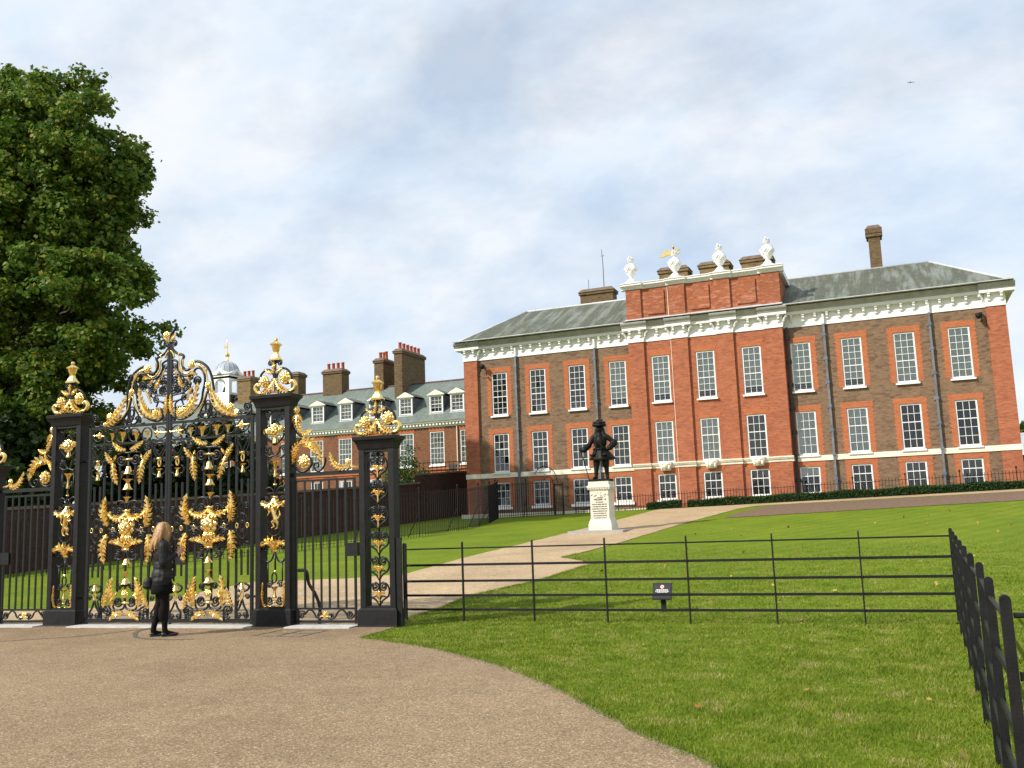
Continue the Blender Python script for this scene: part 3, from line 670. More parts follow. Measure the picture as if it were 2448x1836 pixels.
# weathervane, aerials, cameras
wv = thing('weathervane', 'gilded banner weathervane above the palace chimneys', 'weathervane', (-12.45, 60.6, 17.8))
B().tube([(-12.45, 60.6, 17.6), (-12.45, 60.6, 19.3)], .04, 6).obj('pole', MT['rail'], wv)
B().prism_y([(-13.5, 18.78), (-13.2, 18.70), (-12.9, 18.80), (-12.45, 18.72), (-12.0, 18.86), (-12.2, 19.0), (-12.0, 19.12), (-12.45, 19.16), (-12.9, 19.10), (-13.3, 19.14), (-13.15, 18.95)], 60.56, 60.64).ell((-12.45, 60.6, 19.35), (.09, .09, .12), 8, 6).obj('banner', MT['gold'], wv)
tag(B().tube([(-17.9, 62.3, 17.3), (-17.9, 62.3, 19.2), (-17.95, 62.3, 20.4)], [.035, .03, .02], 6).box(-18.0, -17.8, 62.28, 62.32, 19.9, 19.94).obj('radio_aerial', MT['steel']), 'tall thin radio aerial on the low roof chimney', 'aerial')
tag(B().tube([(-19.0, 62.2, 17.2), (-19.0, 62.2, 18.3)], .02, 6).obj('radio_aerial', MT['steel']), 'short thin aerial beside the tall one on the low chimney', 'aerial')
def camera_unit(x, s, label):
    t = thing('security_camera', label, 'camera', (x, 51.9, 10.9), group='cameras under the palace cornice')
    B().box(x-.05, x+.05, 51.75, 52, 11.0, 11.12).box(x-.02, x+.02, 51.66, 51.76, 10.72, 11.05).obj('mount', MT['rail'], t)
    B().lathe([(.07, 0), (.13, .08), (.15, .2), (.12, .28)], (x+s*.14, 51.62, 10.78), 10).obj('dome', MT['rail'], t, True); B().tube([(x, 51.6, 10.72), (x+s*.05, 51.45, 10.6)], .06, 8).obj('lens_housing', MT['rail'], t, True)
camera_unit(-22.95, 1, 'dark security camera under the cornice by the wing-side pilaster'); camera_unit(4.72, -1, 'dark security camera under the cornice by the far right pilaster')
# ------------------------------------------------------------------ dormered wing behind
wing = thing('wing_building', 'brown brick wing with green slate roof and white dormers behind the garden wall', 'building', (-44, 66, 1.6))
WX = [-60.2, -57.1, -54.0, -50.9, -47.45, -44.52, -41.75, -38.95, -36.0, -33.28, -30.6]
wo_ = [(x-.64, x+.64, 6.05, 8.70) for x in WX] + [(x-.60, x+.60, 2.6, 5.22) for x in WX]
wall_mesh(-66, -22, 1.0, 9.2, 66, wo_, .16).obj('wall', MT['wingb'], wing)
b = B().quad((-66, 66, 1), (-66, 74, 1), (-66, 74, 9.3), (-66, 66, 9.3)); b.obj('side_wall', MT['wingb'], wing)
def simple_window(par, x, w, z0, z1, y, rows, cols, mat_behind, upper, ind=True):
    b, t, q0, iw, ih = frame_mesh(w, z1-z0, rows, cols, upper)
    f = inst(b.mesh('window', MT['white']), 'window', par, (x, y+.03, z0), world_loc=True)
    h = z1-z0
    if ind:
        pm = B().quad((-iw/cols/2, 0, -ih/rows/2), (iw/cols/2, 0, -ih/rows/2), (iw/cols/2, 0, ih/rows/2), (-iw/cols/2, 0, ih/rows/2)).mesh('pane', MT['glass'])
        for r in range(rows):
            for c in range(cols): inst(pm, 'pane', f, (-iw/2+iw/cols*(c+.5), .042, q0+ih/rows*(r+.5)), (R(random.gauss(0, .5)), 0, R(random.gauss(0, .5))))
    else:
        inst(B().quad((-iw/2, .042, q0), (iw/2, .042, q0), (iw/2, .042, q0+ih), (-iw/2, .042, q0+ih)).mesh('glazing', MT['glass']), 'glazing', f)
    if mat_behind:
        cb = B(); n = 14
        for i in range(n):
            x0 = -w/2+.05+(w-.1)*i/n; x1 = -w/2+.05+(w-.1)*(i+1)/n; d = .03*(i % 2)
            cb.quad((x0, .14+d, .05), (x1, .14+.03-d, .05), (x1, .14+.03-d, h-.05), (x0, .14+d, h-.05))
        inst(cb.mesh('curtain', MT[mat_behind]), 'curtain', f)
    inst(B().quad((-w/2, .5, 0), (w/2, .5, 0), (w/2, .5, h), (-w/2, .5, h)).mesh('dark_backing', MT['dark']), 'dark_backing', f)
    inst(B().box(-w/2-.06, w/2+.06, -.12, .03, -.12, -.005).mesh('sill', MT['white']), 'sill', f)
    return f
for i, x in enumerate(WX):
    simple_window(wing, x, 1.28, 6.05, 8.70, 66, 6, 4, 'curtain', 3, ind=(x > -43))
    simple_window(wing, x, 1.20, 2.6, 5.22, 66, 5, 4, None, 2, ind=False)
    B().prism_y([(x-.66, 8.70), (x+.66, 8.70), (x+.78, 9.02), (x-.78, 9.02)], 65.99, 66.05).obj('brick_arch', MT['rubbed'], wing)
    B().prism_y([(x-.62, 5.22), (x+.62, 5.22), (x+.74, 5.55), (x-.74, 5.55)], 65.99, 66.05).obj('brick_arch', MT['rubbed'], wing)
B().box(-66, -22, 65.93, 66.03, 5.62, 5.80).obj('brick_band', MT['rubbed'], wing)
B().prism_x([(66.1, 9.05), (65.92, 9.05), (65.92, 9.14), (65.86, 9.16), (65.86, 9.34), (65.62, 9.36), (65.55, 9.46), (65.50, 9.52), (66.1, 9.55)], -66.2, -22).obj('cornice', MT['white'], wing)
b = B()
for i in range(150): x = -66 + .293*i; b.box(x, x+.15, 65.68, 65.86, 9.18, 9.335)
stuff(b.obj('dentils', MT['white'], wing))
wroof = B().add([(-66.4, 65.5, 9.5), (-22, 65.5, 9.5), (-22, 70, 13.3), (-66.4, 70, 13.3), (-22, 74.5, 9.5), (-66.4, 74.5, 9.5)], [(0, 1, 2, 3), (3, 2, 4, 5)]).obj('roof', MT['slateg'], wing)
B().tube([(-66.4, 70, 13.32), (-22, 70, 13.32)], .09, 6).obj('ridge_tile', MT['ridge'] if 'ridge' in MT else MT['terracotta'], wroof)
for x in [-56.0, -53.0, -50.0, -47.35, -44.62, -41.84, -39.0, -36.2, -33.44, -31.58]:
    y = 66.40; z0, z1 = 10.27, 11.60; w = 1.08
    simple_window_f = frame_mesh(w, z1-z0, 4, 3, 2)[0]
    dmb = B().box(x-w/2-.06, x-w/2+.03, y-.05, y+.02, z0-.08, z1+.06).box(x+w/2-.03, x+w/2+.06, y-.05, y+.02, z0-.08, z1+.06).box(x-w/2+.03, x+w/2-.03, y-.05, y+.02, z1-.03, z1+.06).box(x-w/2-.14, x+w/2+.14, y-.12, y+.02, z0-.16, z0-.08)
    dm = dmb.obj('dormer', MT['white'], wing)
    for s in (-1, 1):
        xx = x + s*(w/2+.04); B().prism_x([(y+.02, 10.20), (y+.02, z1+.05), (68.2, z1+.05)], xx-.02, xx+.02).obj('dormer_cheek', MT['leadblack2'], dm)
    f = inst(simple_window_f.mesh('dormer_window', MT['white']), 'dormer_window', dm, (x-0, y, z0)); f.location = Vector((x, y, z0)) - ORG[wing.name]
    B().quad((x-w/2+.06, y+.042, z0+.07), (x+w/2-.06, y+.042, z0+.07), (x+w/2-.06, y+.042, z1-.06), (x-w/2+.06, y+.042, z1-.06)).obj('glazing', MT['glass'], dm)
    low = .12 if x in (-33.44, -36.2) else 0
    B().quad((x-w/2, y+.16, z0+.4*bool(low)), (x+w/2, y+.16, z0+.4*bool(low)), (x+w/2, y+.16, z1), (x-w/2, y+.16, z1)).obj('blind', MT['curtain'] if x != -47.35 else MT['blindd'], dm)
    B().quad((x-w/2, y+.5, z0), (x+w/2, y+.5, z0), (x+w/2, y+.5, z1), (x-w/2, y+.5, z1)).obj('dark_backing', MT['dark'], dm)
    B().prism_y([(x-.76, z1+.06), (x+.76, z1+.06), (x+.76, z1+.14), (x, z1+.52), (x-.76, z1+.14)], y-.16, y+.02).prism_y([(x-.70, z1+.10), (x+.70, z1+.10), (x, z1+.44)], y-.175, y-.161).obj('pediment', MT['cream'], dm)
    B().add([(x-.78, y-.17, z1+.145), (x, y-.17, z1+.535), (x+.78, y-.17, z1+.145), (x-.78, 68.9, z1+.145), (x, 69.3, z1+.535), (x+.78, 68.9, z1+.145)], [(0, 1, 4, 3), (1, 2, 5, 4)]).obj('dormer_roof', MT['slate'], dm)
chimney(wroof, -46.25, -44.3, 69.6, 70.8, 12.4, 15.2, MT['chim'], 4)
chimney(wroof, -41.0, -40.1, 69.6, 71.6, 12.4, 15.7, MT['chim'], 3, vary=True)
c = chimney(wroof, -38.35, -37.6, 68.4, 72.6, 11.5, 16.1, MT['chim'], 0)
for j in range(6): B().lathe([(.17, 0), (.15, .1), (.13, .5), (.155, .52), (.155, .62), (.1, .62)], (-37.97, 68.8 + .66*j, 16.2), 9).obj('chimney_pot', MT['terracotta'], c, True)
chimney(wroof, -55.5, -54.1, 69.6, 71.0, 12.4, 15.4, MT['chimy'], 3)
chimney(wroof, -49.8, -49.0, 69.8, 71.0, 12.4, 15.35, MT['chim'], 0)
for (x, z0, z1) in [(-31.46, 2, 9.2)]: B().tube([(x, 65.9, z0), (x, 65.9, z1)], .05, 6).obj('downpipe', MT['stone'], wing)
B().box(-32.2, -31.6, 65.9, 65.98, 5.62, 6.0).obj('plaque', MT['leadblack'], wing)
# clock tower with lead dome
tw = thing('clock_tower', 'white clock turret with ribbed lead dome and gilded vane', 'tower', (-57.0, 70.5, 12))
x0, x1, y0, y1 = -58.5, -56.45, 69.5, 71.55; xc, yc = (x0+x1)/2, (y0+y1)/2
b = B().box(x0, x1, y0, y1, 12.3, 14.0)
for xx in (x0, x1-.42): 
    for yy in (y0, y1-.42): b.box(xx, xx+.42, yy, yy+.42, 14.0, 15.75)
b.box(x0, x1, y0, y1, 15.55, 15.95); b.box(x0+.42, x1-.42, y0+.05, y0+.35, 13.99, 14.25); b.box(x1-.35, x1-.05, y0+.42, y1-.42, 13.99, 14.25)
for s in range(8):
    a0 = math.pi*s/8; a1 = math.pi*(s+1)/8; r = (x1-x0)/2-.42
    b.add([(xc+r*math.cos(a0), y0, 15.0+r*math.sin(a0)*.9), (xc+r*math.cos(a1), y0, 15.0+r*math.sin(a1)*.9), (xc+r*math.cos(a1), y0, 15.75), (xc+r*math.cos(a0), y0, 15.75)], [(0, 1, 2, 3)])
    b.add([(x1, yc+r*math.cos(a0), 15.0+r*math.sin(a0)*.9), (x1, yc+r*math.cos(a1), 15.0+r*math.sin(a1)*.9), (x1, yc+r*math.cos(a1), 15.75), (x1, yc+r*math.cos(a0), 15.75)], [(0, 1, 2, 3)])
b.obj('turret', MT['white'], tw)
for (axis) in ('y', 'x'):
    q = B()
    if axis == 'y': q.prism_y([(x0-.12, 15.95), (x1+.12, 15.95), (xc, 16.5)], y0-.12, y0+.3)
    else: q.prism_x([(y0-.12, 15.951), (y1+.12, 15.951), (yc, 16.5)], x1-.3, x1+.12)
    q.obj('pediment', MT['white'], tw)
B().lathe([(1.18, 15.95), (1.18, 16.1), (1.12, 16.4), (.98, 16.75), (.74, 17.05), (.42, 17.25), (.12, 17.36)], (xc, yc, 0), 24).obj('dome', MT['dome'], tw, True)
for j in range(16):
    a = 2*math.pi*j/16
    B().tube([(xc+r_*math.cos(a), yc+r_*math.sin(a), z) for r_, z in [(1.19, 16.1), (1.13, 16.4), (.99, 16.76), (.75, 17.06), (.43, 17.26), (.13, 17.37)]], .025, 5).obj('dome_rib', MT['leadroof'], tw)
B().lathe([(.22, 17.34), (.12, 17.55), (.07, 17.7), (.20, 17.85), (.22, 17.98), (.15, 18.12), (.04, 18.2), (.025, 19.2), (.06, 19.25), (.02, 19.4)], (xc, yc, 0), 10).prism_y([(xc-.45, 18.62), (xc-.04, 18.62), (xc-.04, 18.86), (xc-.45, 18.86), (xc-.36, 18.74)], yc-.02, yc+.02).obj('gilded_vane', MT['gold'], tw)
B().tube([(xc, yc-.2, 13.9), (xc, yc-.2, 14.9)], .03, 6).lathe([(.42, 14.35), (.40, 14.5), (.30, 14.85), (.1, 15.0)], (xc, yc, 0), 12).obj('bell', MT['bronze'], tw, True)
B().box(x1+.01, x1+.12, yc-.85, yc+.85, 12.7, 14.0).obj('clock_panel', MT['leadblack'], tw)
ck = B().prism_x([(yc+.62*math.cos(a*math.pi/10), 13.4+.62*math.sin(a*math.pi/10)) for a in range(20)], x1+.12, x1+.16).obj('clock_face', MT['rail'], tw)
hb = B()
for j in range(12):
    a = j*math.pi/6; hb.tube([(x1+.17, yc+.40*math.cos(a), 13.4+.40*math.sin(a)), (x1+.17, yc+.55*math.cos(a), 13.4+.55*math.sin(a))], .03, 4)
hb.tube([(x1+.18, yc, 13.4), (x1+.18, yc+.2, 13.75)], .03, 4).tube([(x1+.18, yc, 13.4), (x1+.18, yc-.1, 12.95)], .03, 4); hb.obj('clock_hands', MT['gold'], tw)

# ------------------------------------------------------------------ garden wall
gwall = thing('garden_wall', 'dark shaded brick garden wall running up to the palace corner', 'wall', (-28, 37, .8))
WP = [(-33.0, 4.0), (-31.2, 13.0), (-29.9, 23.0), (-29.0, 30.0), (-28.1, 37.0), (-27.3, 44.0), (-26.6, 50.0)]
def wall_run(pts, h, th, mat, par, name, z_low=-.4, step=1.75):
    P = []
    for (a, c) in zip(pts[:-1], pts[1:]):
        n = max(1, int(math.dist(a, c)/step))
        P += [(a[0]+(c[0]-a[0])*i/n, a[1]+(c[1]-a[1])*i/n) for i in range(n)]
    P.append(pts[-1]); b = B(); m = len(P)
    for i, p in enumerate(P):
        q0 = P[max(i-1, 0)]; q1 = P[min(i+1, m-1)]; d = Vector((q1[0]-q0[0], q1[1]-q0[1], 0)).normalized(); n = Vector((d.y, -d.x, 0))*th/2; z = Tz(*p)
        b.v += [(p[0]+n.x, p[1]+n.y, z+z_low), (p[0]-n.x, p[1]-n.y, z+z_low), (p[0]-n.x, p[1]-n.y, z+h), (p[0]+n.x, p[1]+n.y, z+h)]
    for i in range(m-1):
        for k in range(4): b.f.append((4*i+k, 4*i+(k+1) % 4, 4*i+4+(k+1) % 4, 4*i+4+k))
    b.f += [(0, 1, 2, 3), (4*m-4, 4*m-3, 4*m-2, 4*m-1)]
    return b.obj(name, mat, par)
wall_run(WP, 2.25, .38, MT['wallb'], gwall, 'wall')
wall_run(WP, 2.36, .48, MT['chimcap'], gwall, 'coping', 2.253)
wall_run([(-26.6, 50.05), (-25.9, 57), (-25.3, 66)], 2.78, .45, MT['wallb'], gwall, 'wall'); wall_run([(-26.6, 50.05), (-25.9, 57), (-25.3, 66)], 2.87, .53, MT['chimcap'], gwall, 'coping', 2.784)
B().box(-26.66, -26.46, 50.2, 51.1, 1.4, 3.6).obj('door', MT['rail'], gwall)
# low railing on top of the high piece of the wall
tr = thing('wall_railing', 'low black hooped railing on top of the garden wall by the palace', 'railing', (-26, 56, 4.6))
pts = [(-26.55, 50.2), (-26.2, 54), (-25.9, 57), (-25.6, 61)]
zz = [Tz(*p)+2.87 for p in pts]
for h in (.15, .62): B().tube([(p[0], p[1], z+h) for p, z in zip(pts, zz)], .022, 5).obj('rail', MT['rail'], tr)
for j in range(22):
    y = 50.2 + j*.5; x = np.interp(y, [p[1] for p in pts], [p[0] for p in pts]); z = Tz(x, y)+2.87
    B().tube([(x, y, z), (x, y, z+.62)], .016, 5).obj('picket', MT['rail'], tr)

# ------------------------------------------------------------------ railings in front of the palace
def railing(name, label, pts, hfun, spacing, r, nrails, postevery, spear=True, cat='railing', stays=False):
    L = [0]
    for a, c in zip(pts[:-1], pts[1:]): L.append(L[-1]+math.dist(a, c))
    def at(s):
        i = max(0, min(len(L)-2, int(np.searchsorted(L, s, side='right'))-1)); t = (s-L[i])/(L[i+1]-L[i]); a, c = pts[i], pts[i+1]
        return a[0]+(c[0]-a[0])*t, a[1]+(c[1]-a[1])*t
    mid = at(L[-1]/2); t = thing(name, label, cat, (mid[0], mid[1], Tz(*mid)))
    n = int(L[-1]/spacing)
    bar = B().box(-r, r, -r, r, -.1, 1.0); barm = bar.mesh('picket', MT['rail'])
    tip = B().frustum((0, 0), r*1.7, .002, 0, .10).mesh('spearhead', MT['rail'])
    for i in range(n+1):
        s = i*spacing; x, y = at(s); h = hfun(s/L[-1]); z = Tz(x, y)
        if postevery and i % postevery == 0:
            B().box(x-r*2, x+r*2, y-r*2, y+r*2, z-.2, z+h+.08).ell((x, y, z+h+.14), (.05, .05, .07), 8, 6).obj('post', MT['rail'], t)
            if stays: B().tube([(x, y, z+h*.55), (x+.75*stays[0], y+.75*stays[1], z-.05)], .022, 5).obj('stay', MT['rail'], t)
        else: inst(barm, 'picket', t, (x, y, z), (0, 0, 0), (1, 1, h), world_loc=True)
    for fz in nrails:
        P = []
        for i in range(0, n+1, max(1, int(1.2/spacing))):
            s = i*spacing; x, y = at(s); P.append((x, y, Tz(x, y)+ (hfun(s/L[-1])-.12 if fz == 'top' else fz)))
        s = n*spacing; x, y = at(s); P.append((x, y, Tz(x, y) + (hfun(s/L[-1])-.12 if fz == 'top' else fz)))
        B().tube(P, r*1.5, 4).obj('rail', MT['rail'], t)
    return t
railing('low_railing', 'low black spiked railing behind the box hedge along the palace front', [(-16.9, 50.75), (-13.6, 50.9), (12, 50.95)], lambda s: .88 if s > .06 else 1.15, .155, .011, ['top', .10], 16)
railing('tall_railing', 'tall dark iron railing in front of the shaded garden wall', [(-28.6, 22.0), (-26.2, 25.0), (-23.6, 29.5), (-21.4, 34), (-19.6, 38), (-19.2, 41.5), (-20.0, 45.5), (-21.4, 50.0)], lambda s: 2.0 + .12*max(0, s-.9)*10, .165, .008, ['top', .14], 18, stays=(-.9, .2))
railing('gate_railing', 'tall iron railing and gate panel joining the fan-topped gate by the palace', [(-21.4, 50.05), (-19.15, 50.15), (-18.0, 50.2)], lambda s: 2.0, .135, .0125, ['top', .14], 13, stays=(.1, -1))
fan = thing('fan_gate', 'black iron gate post with spiked fan screen above it near the palace', 'gate', (-17.7, 50.2, 1.75))
for x in (-17.95, -17.45): B().box(x-.04, x+.04, 50.16, 50.24, 1.6, 3.55).obj('post', MT['rail'], fan)
B().box(-17.95, -17.45, 50.18, 50.22, 3.42, 3.5).obj('rail', MT['rail'], fan)
for j in range(4): B().box(-17.86+.1*j, -17.84+.1*j, 50.19, 50.21, 1.75, 3.42).obj('picket', MT['rail'], fan)
arc = [(-17.95+.0+.75*math.cos(a)-.55, 50.2, 3.55+1.0*math.sin(a)) for a in np.linspace(0.02, 2.6, 18)]
arc2 = [(-17.95+.28*math.cos(a)-.35, 50.2, 3.55+.38*math.sin(a)) for a in np.linspace(0.02, 2.6, 14)]
B().tube(arc, .022, 5).obj('fan_hoop', MT['rail'], fan); B().tube(arc2, .022, 5).obj('fan_hoop', MT['rail'], fan)
for j in range(14):
    a = .1+2.4*j/13; p = Vector((-17.95+.28*math.cos(a)-.35, 50.2, 3.55+.38*math.sin(a))); q = Vector((-17.95+.82*math.cos(a)-.56, 50.2, 3.55+1.10*math.sin(a)))
    B().tube([p, q], [.012, .006], 4).obj('spike', MT['rail'], fan)

# ------------------------------------------------------------------ foliage
def leaf_cloud(centres, radii, n_per, size, rnd, squash=.75, star=True):
    """leaf-sized bent faces gathered in clumps"""
    cs = np.repeat(np.asarray(centres), n_per, axis=0); rs = np.repeat(np.asarray(radii), n_per)
    n = len(cs); d = rnd.normal(size=(n, 3)); d /= np.linalg.norm(d, axis=1)[:, None]
    p = cs + d*(rs*rnd.random(n)**.45)[:, None]*np.array([1, 1, squash])
    nrm = d*.55 + rnd.normal(size=(n, 3))*.55 + np.array([0, 0, .55]); nrm /= np.linalg.norm(nrm, axis=1)[:, None]
    a = np.cross(nrm, rnd.normal(size=(n, 3))); a /= np.linalg.norm(a, axis=1)[:, None]; bb = np.cross(nrm, a)
    s = size*(.55+.8*rnd.random(n))
    S = lambda u, v, w: p + a*(u*s)[:, None] + bb*(v*s)[:, None] + nrm*(w*s)[:, None]
    if star: pts = [S(0, -.5, 0), S(.5, -.22, .10), S(.26, .05, .03), S(.40, .40, .12), S(0, .55, -.05), S(-.42, .38, .12), S(-.24, .04, .03), S(-.5, -.24, .10)]; fc = [(0, 1, 2), (0, 2, 6), (0, 6, 7), (2, 3, 4), (2, 4, 6), (4, 5, 6)]
    else: pts = [S(0, -.5, 0), S(.32, 0, .08), S(0, .5, 0), S(-.32, 0, .08)]; fc = [(0, 1, 2), (0, 2, 3)]
    k = len(pts); V = np.stack(pts, axis=1).reshape(-1, 3); base = (np.arange(n)*k)[:, None, None]
    F = (base + np.array(fc)[None]).reshape(-1, 3)
    return V, F
def tri_obj(name, V, F, mat, parent=None):
    o_ = np.array(org(parent)); me = bpy.data.meshes.new(name)
    me.vertices.add(len(V)); me.vertices.foreach_set('co', (V-o_).astype(np.float32).ravel())
    me.loops.add(len(F)*3); me.loops.foreach_set('vertex_index', F.astype(np.int32).ravel())
    me.polygons.add(len(F)); me.polygons.foreach_set('loop_start', np.arange(0, len(F)*3, 3, dtype=np.int32)); me.polygons.foreach_set('loop_total', np.full(len(F), 3, dtype=np.int32))
    me.update(calc_edges=True); me.materials.append(mat)
    o = bpy.data.objects.new(name, me); lin(o, parent); return o
def crown_clumps(lobes, rnd, per_m2=.55, shell=.62):
    cs = []; rs = []
    for (c, r) in lobes:
        area = 4*math.pi*((r[0]*r[1])**1.6/3+(r[0]*r[2])**1.6/3+(r[1]*r[2])**1.6/3)**(1/1.6)
        n = int(area*per_m2); d = rnd.normal(size=(n, 3)); d /= np.linalg.norm(d, axis=1)[:, None]
        f = shell + (1-shell)*rnd.random(n)**.7
        cs.append(np.array(c)+d*np.array(r)*f[:, None]*(.92+.16*rnd.random(n))[:, None]); rs.append(.45+.55*rnd.random(n))
    return np.concatenate(cs), np.concatenate(rs)
def branch(b, p, q, r0, r1, rnd, wob=.06, n=7):
    p = Vector(p); q = Vector(q); L = (q-p).length
    pts = [p.lerp(q, i/n) + Vector(rnd.normal(size=3)*wob*L*(0 if i in (0, n) else 1)*.5) for i in range(n+1)]
    b.tube(smooth_curve(pts, 3), [r0+(r1-r0)*i/(3*n) for i in range(3*n+1)], 7)
    return pts
def tree(name, label, base, lobes, trunk_r, fork, mat, seed, per_m2=.55, n_per=34, size=.34, group=None, boss=1.0):
    rnd = np.random.default_rng(seed); t = thing(name, label, 'tree', base, group=group)
    subl = []
    for (c, r) in lobes:          # every lobe breaks up into smaller bosses with gaps between them
        m = int(5+3.0*(r[0]*r[1]*r[2])**(2/3)/boss**1.2); d = rnd.normal(size=(m, 3)); d[:, 2] += .1; d /= np.linalg.norm(d, axis=1)[:, None]
        for q_ in d:
            s_ = boss*(.55+.8*rnd.random()); subl.append((np.array(c)+q_*np.array(r)*(.80+.25*rnd.random()), (s_, s_, s_*.62)))
    cs, rs = crown_clumps(subl, rnd, per_m2, .35); V, F = leaf_cloud(cs, rs*.62, n_per, size, rnd)
    tri_obj('crown', V, F, mat, t)
    b = B(); top = Vector(fork); branch(b, base, top, trunk_r*1.15, trunk_r*.7, rnd, .02)
    b.obj('trunk', MT['bark'], t, True)
    for (c, r) in lobes:
        b = B(); c = Vector(c); st = Vector(base).lerp(top, .72+.28*rnd.random()); branch(b, st, c, trunk_r*.42, .05, rnd, .07)
        for k in range(5):
            e = c + Vector(rnd.normal(size=3)).normalized()*min(r)*.5; branch(b, st.lerp(c, .55+.4*rnd.random()), e, .09, .02, rnd, .08, 5)
        b.obj('limb', MT['bark'], t, True)
    return t
L1 = [((-35.3, 31.8, 20.1), (3.2, 3.6, 3.3)), ((-35.4, 31.2, 17.0), (3.0, 3, 2.4)), ((-36.8, 31, 14.4), (3.4, 3.2, 2.4)), ((-38.4, 31.5, 20.6), (3.0, 3.2, 2.9)), ((-34.6, 31, 6.4), (2.1, 2.2, 1.5)), ((-35.8, 30.6, 5.2), (3, 2.5, 1.7)), ((-33.9, 31, 18.4), (2.6, 2.6, 1.7)), ((-41.8, 32, 21.6), (4.0, 4.2, 3.3)), ((-38, 31.5, 17.6), (5.2, 4.6, 3.6)), ((-34.1, 30.5, 11.4), (4.4, 4.2, 2.7)), ((-33.4, 31, 13.2), (2.6, 2.6, 1.7)), ((-34.3, 31, 15.6), (2.4, 2.4, 1.7)), ((-36.2, 30.5, 8.6), (4.4, 4.2, 2.6)), ((-40.2, 31, 12.6), (5.4, 4.6, 4.2)), ((-34.2, 30.6, 8.6), (2.0, 2.2, 1.5)), ((-46, 33, 16), (5.5, 5.5, 6)), ((-34.2, 31, 14.9), (2.2, 2.2, 1.5)), ((-41.5, 30.5, 7.6), (4.5, 3.5, 2.2))]
tree('plane_tree', 'huge spreading plane tree towering behind the garden wall', (-38.6, 32.3, .6), L1, .62, (-38.4, 32.2, 11.5), MT['leaf'], 5, per_m2=1.75, n_per=24, size=.205, boss=.9)
tree('dark_tree', 'dark evergreen tree low behind the gates, between plane tree and wing', (-33.2, 39.5, 1.0), [((-33.2, 39.5, 5.0), (2.6, 2.5, 2.0)), ((-34.6, 39, 3.3), (2.4, 2.2, 1.6)), ((-31.6, 40, 3.2), (1.9, 2, 1.5))], .16, (-33.2, 39.5, 3.6), MT['leafd'], 11, per_m2=2.0, n_per=16, size=.26, boss=.9, group='dark trees behind the garden wall')
tree('dark_tree', 'dark evergreen tree behind the garden wall under the plane tree', (-38.2, 36.5, .9), [((-38.2, 36.5, 4.6), (3.4, 2.4, 2.4)), ((-41.2, 36, 3.6), (3, 2.2, 2.2)), ((-35.6, 36.5, 3.4), (2.4, 2.2, 1.8))], .16, (-38.2, 36.5, 3.4), MT['leafd'], 12, per_m2=2.0, n_per=16, size=.26, boss=.9, group='dark trees behind the garden wall')
tree('dark_tree', 'dark evergreen tree behind the wall at the picture edge by the small gate', (-35.6, 28.2, .6), [((-35.6, 28.2, 4.2), (2.8, 1.8, 2.2)), ((-34.2, 26.4, 3.4), (2.2, 1.6, 1.7)), ((-37.8, 28.6, 5.4), (2.6, 2, 2.0))], .15, (-35.6, 28.2, 3.0), MT['leafd'], 13, per_m2=2.0, n_per=16, size=.26, boss=.9, group='dark trees behind the garden wall')
def bush(name, label, base, lobes, mat, seed, size=.16, per=2.2, npr=26, group=None):
    rnd = np.random.default_rng(seed); t = thing(name, label, 'bush', base, group=group); cs, rs = crown_clumps(lobes, rnd, per, .4); V, F = leaf_cloud(cs, rs*.6, npr, size, rnd, star=False)
    tri_obj('foliage', V, F, mat, t); b = B()
    for (c, r) in lobes: branch(b, base, c, .07, .02, rnd, .06, 5)
    b.obj('stem', MT['bark'], t, True); return t
bush('garden_bush', 'round leafy green bush behind the wall, right of the small gate post', (-31.6, 58, 1.7), [((-31.9, 58, 5.2), (1.4, 1.3, 1.2)), ((-30.7, 57.6, 4.6), (1.1, 1, .9)), ((-32.8, 58.2, 4.5), (1.3, 1.2, 1.0)), ((-31.4, 58, 6.2), (.6, .6, .9))], MT['leafb'], 21, group='bushes behind the garden wall')
bush('climber', 'tall bright green climbing shrub against the wing, seen through the tall gate post', (-44.9, 58.6, 1.7), [((-44.9, 58.6, 6.4), (1.3, .9, 1.5)), ((-45.1, 58.6, 4.2), (1.4, 1, 1.4)), ((-43.4, 58.4, 3.8), (1.3, 1, 1.0)), ((-41.5, 58.2, 3.6), (1.3, .9, .9))], MT['leafb'], 22, group='bushes behind the garden wall')
bush('garden_bush', 'small shrub at the foot of the wing beside the palace corner', (-29.2, 60, 1.8), [((-29.2, 60, 4.4), (1.0, .9, .8)), ((-28.2, 59.4, 4.2), (.8, .8, .7))], MT['leafb'], 23, group='bushes behind the garden wall')
# parked white van just showing over the wall
van = thing('white_van', 'white van roof just showing over the garden wall', 'van', (-41.9, 62.5, 1.8))
B().prism_x([(61.6, 2.1), (63.4, 2.1), (63.4, 4.0), (63.2, 4.35), (61.8, 4.35), (61.6, 4.0)], -44.2, -40.4).prism_y([(-40.4, 2.1), (-39.2, 2.1), (-39.2, 3.1), (-39.9, 3.3), (-40.4, 4.2)], 61.65, 63.35).obj('body', MT['white'], van)
B().box(-43.6, -40.8, 61.585, 61.599, 3.35, 3.9).obj('side_window', MT['dark'], van)
for x in (-43.4, -40.0):
    w = B().tube([(x, 61.55, 2.15), (x, 61.8, 2.15)], .36, 14).obj('wheel', MT['rail'], van); B().tube([(x, 61.53, 2.15), (x, 61.56, 2.15)], .2, 12).obj('rim', MT['steel'], w)
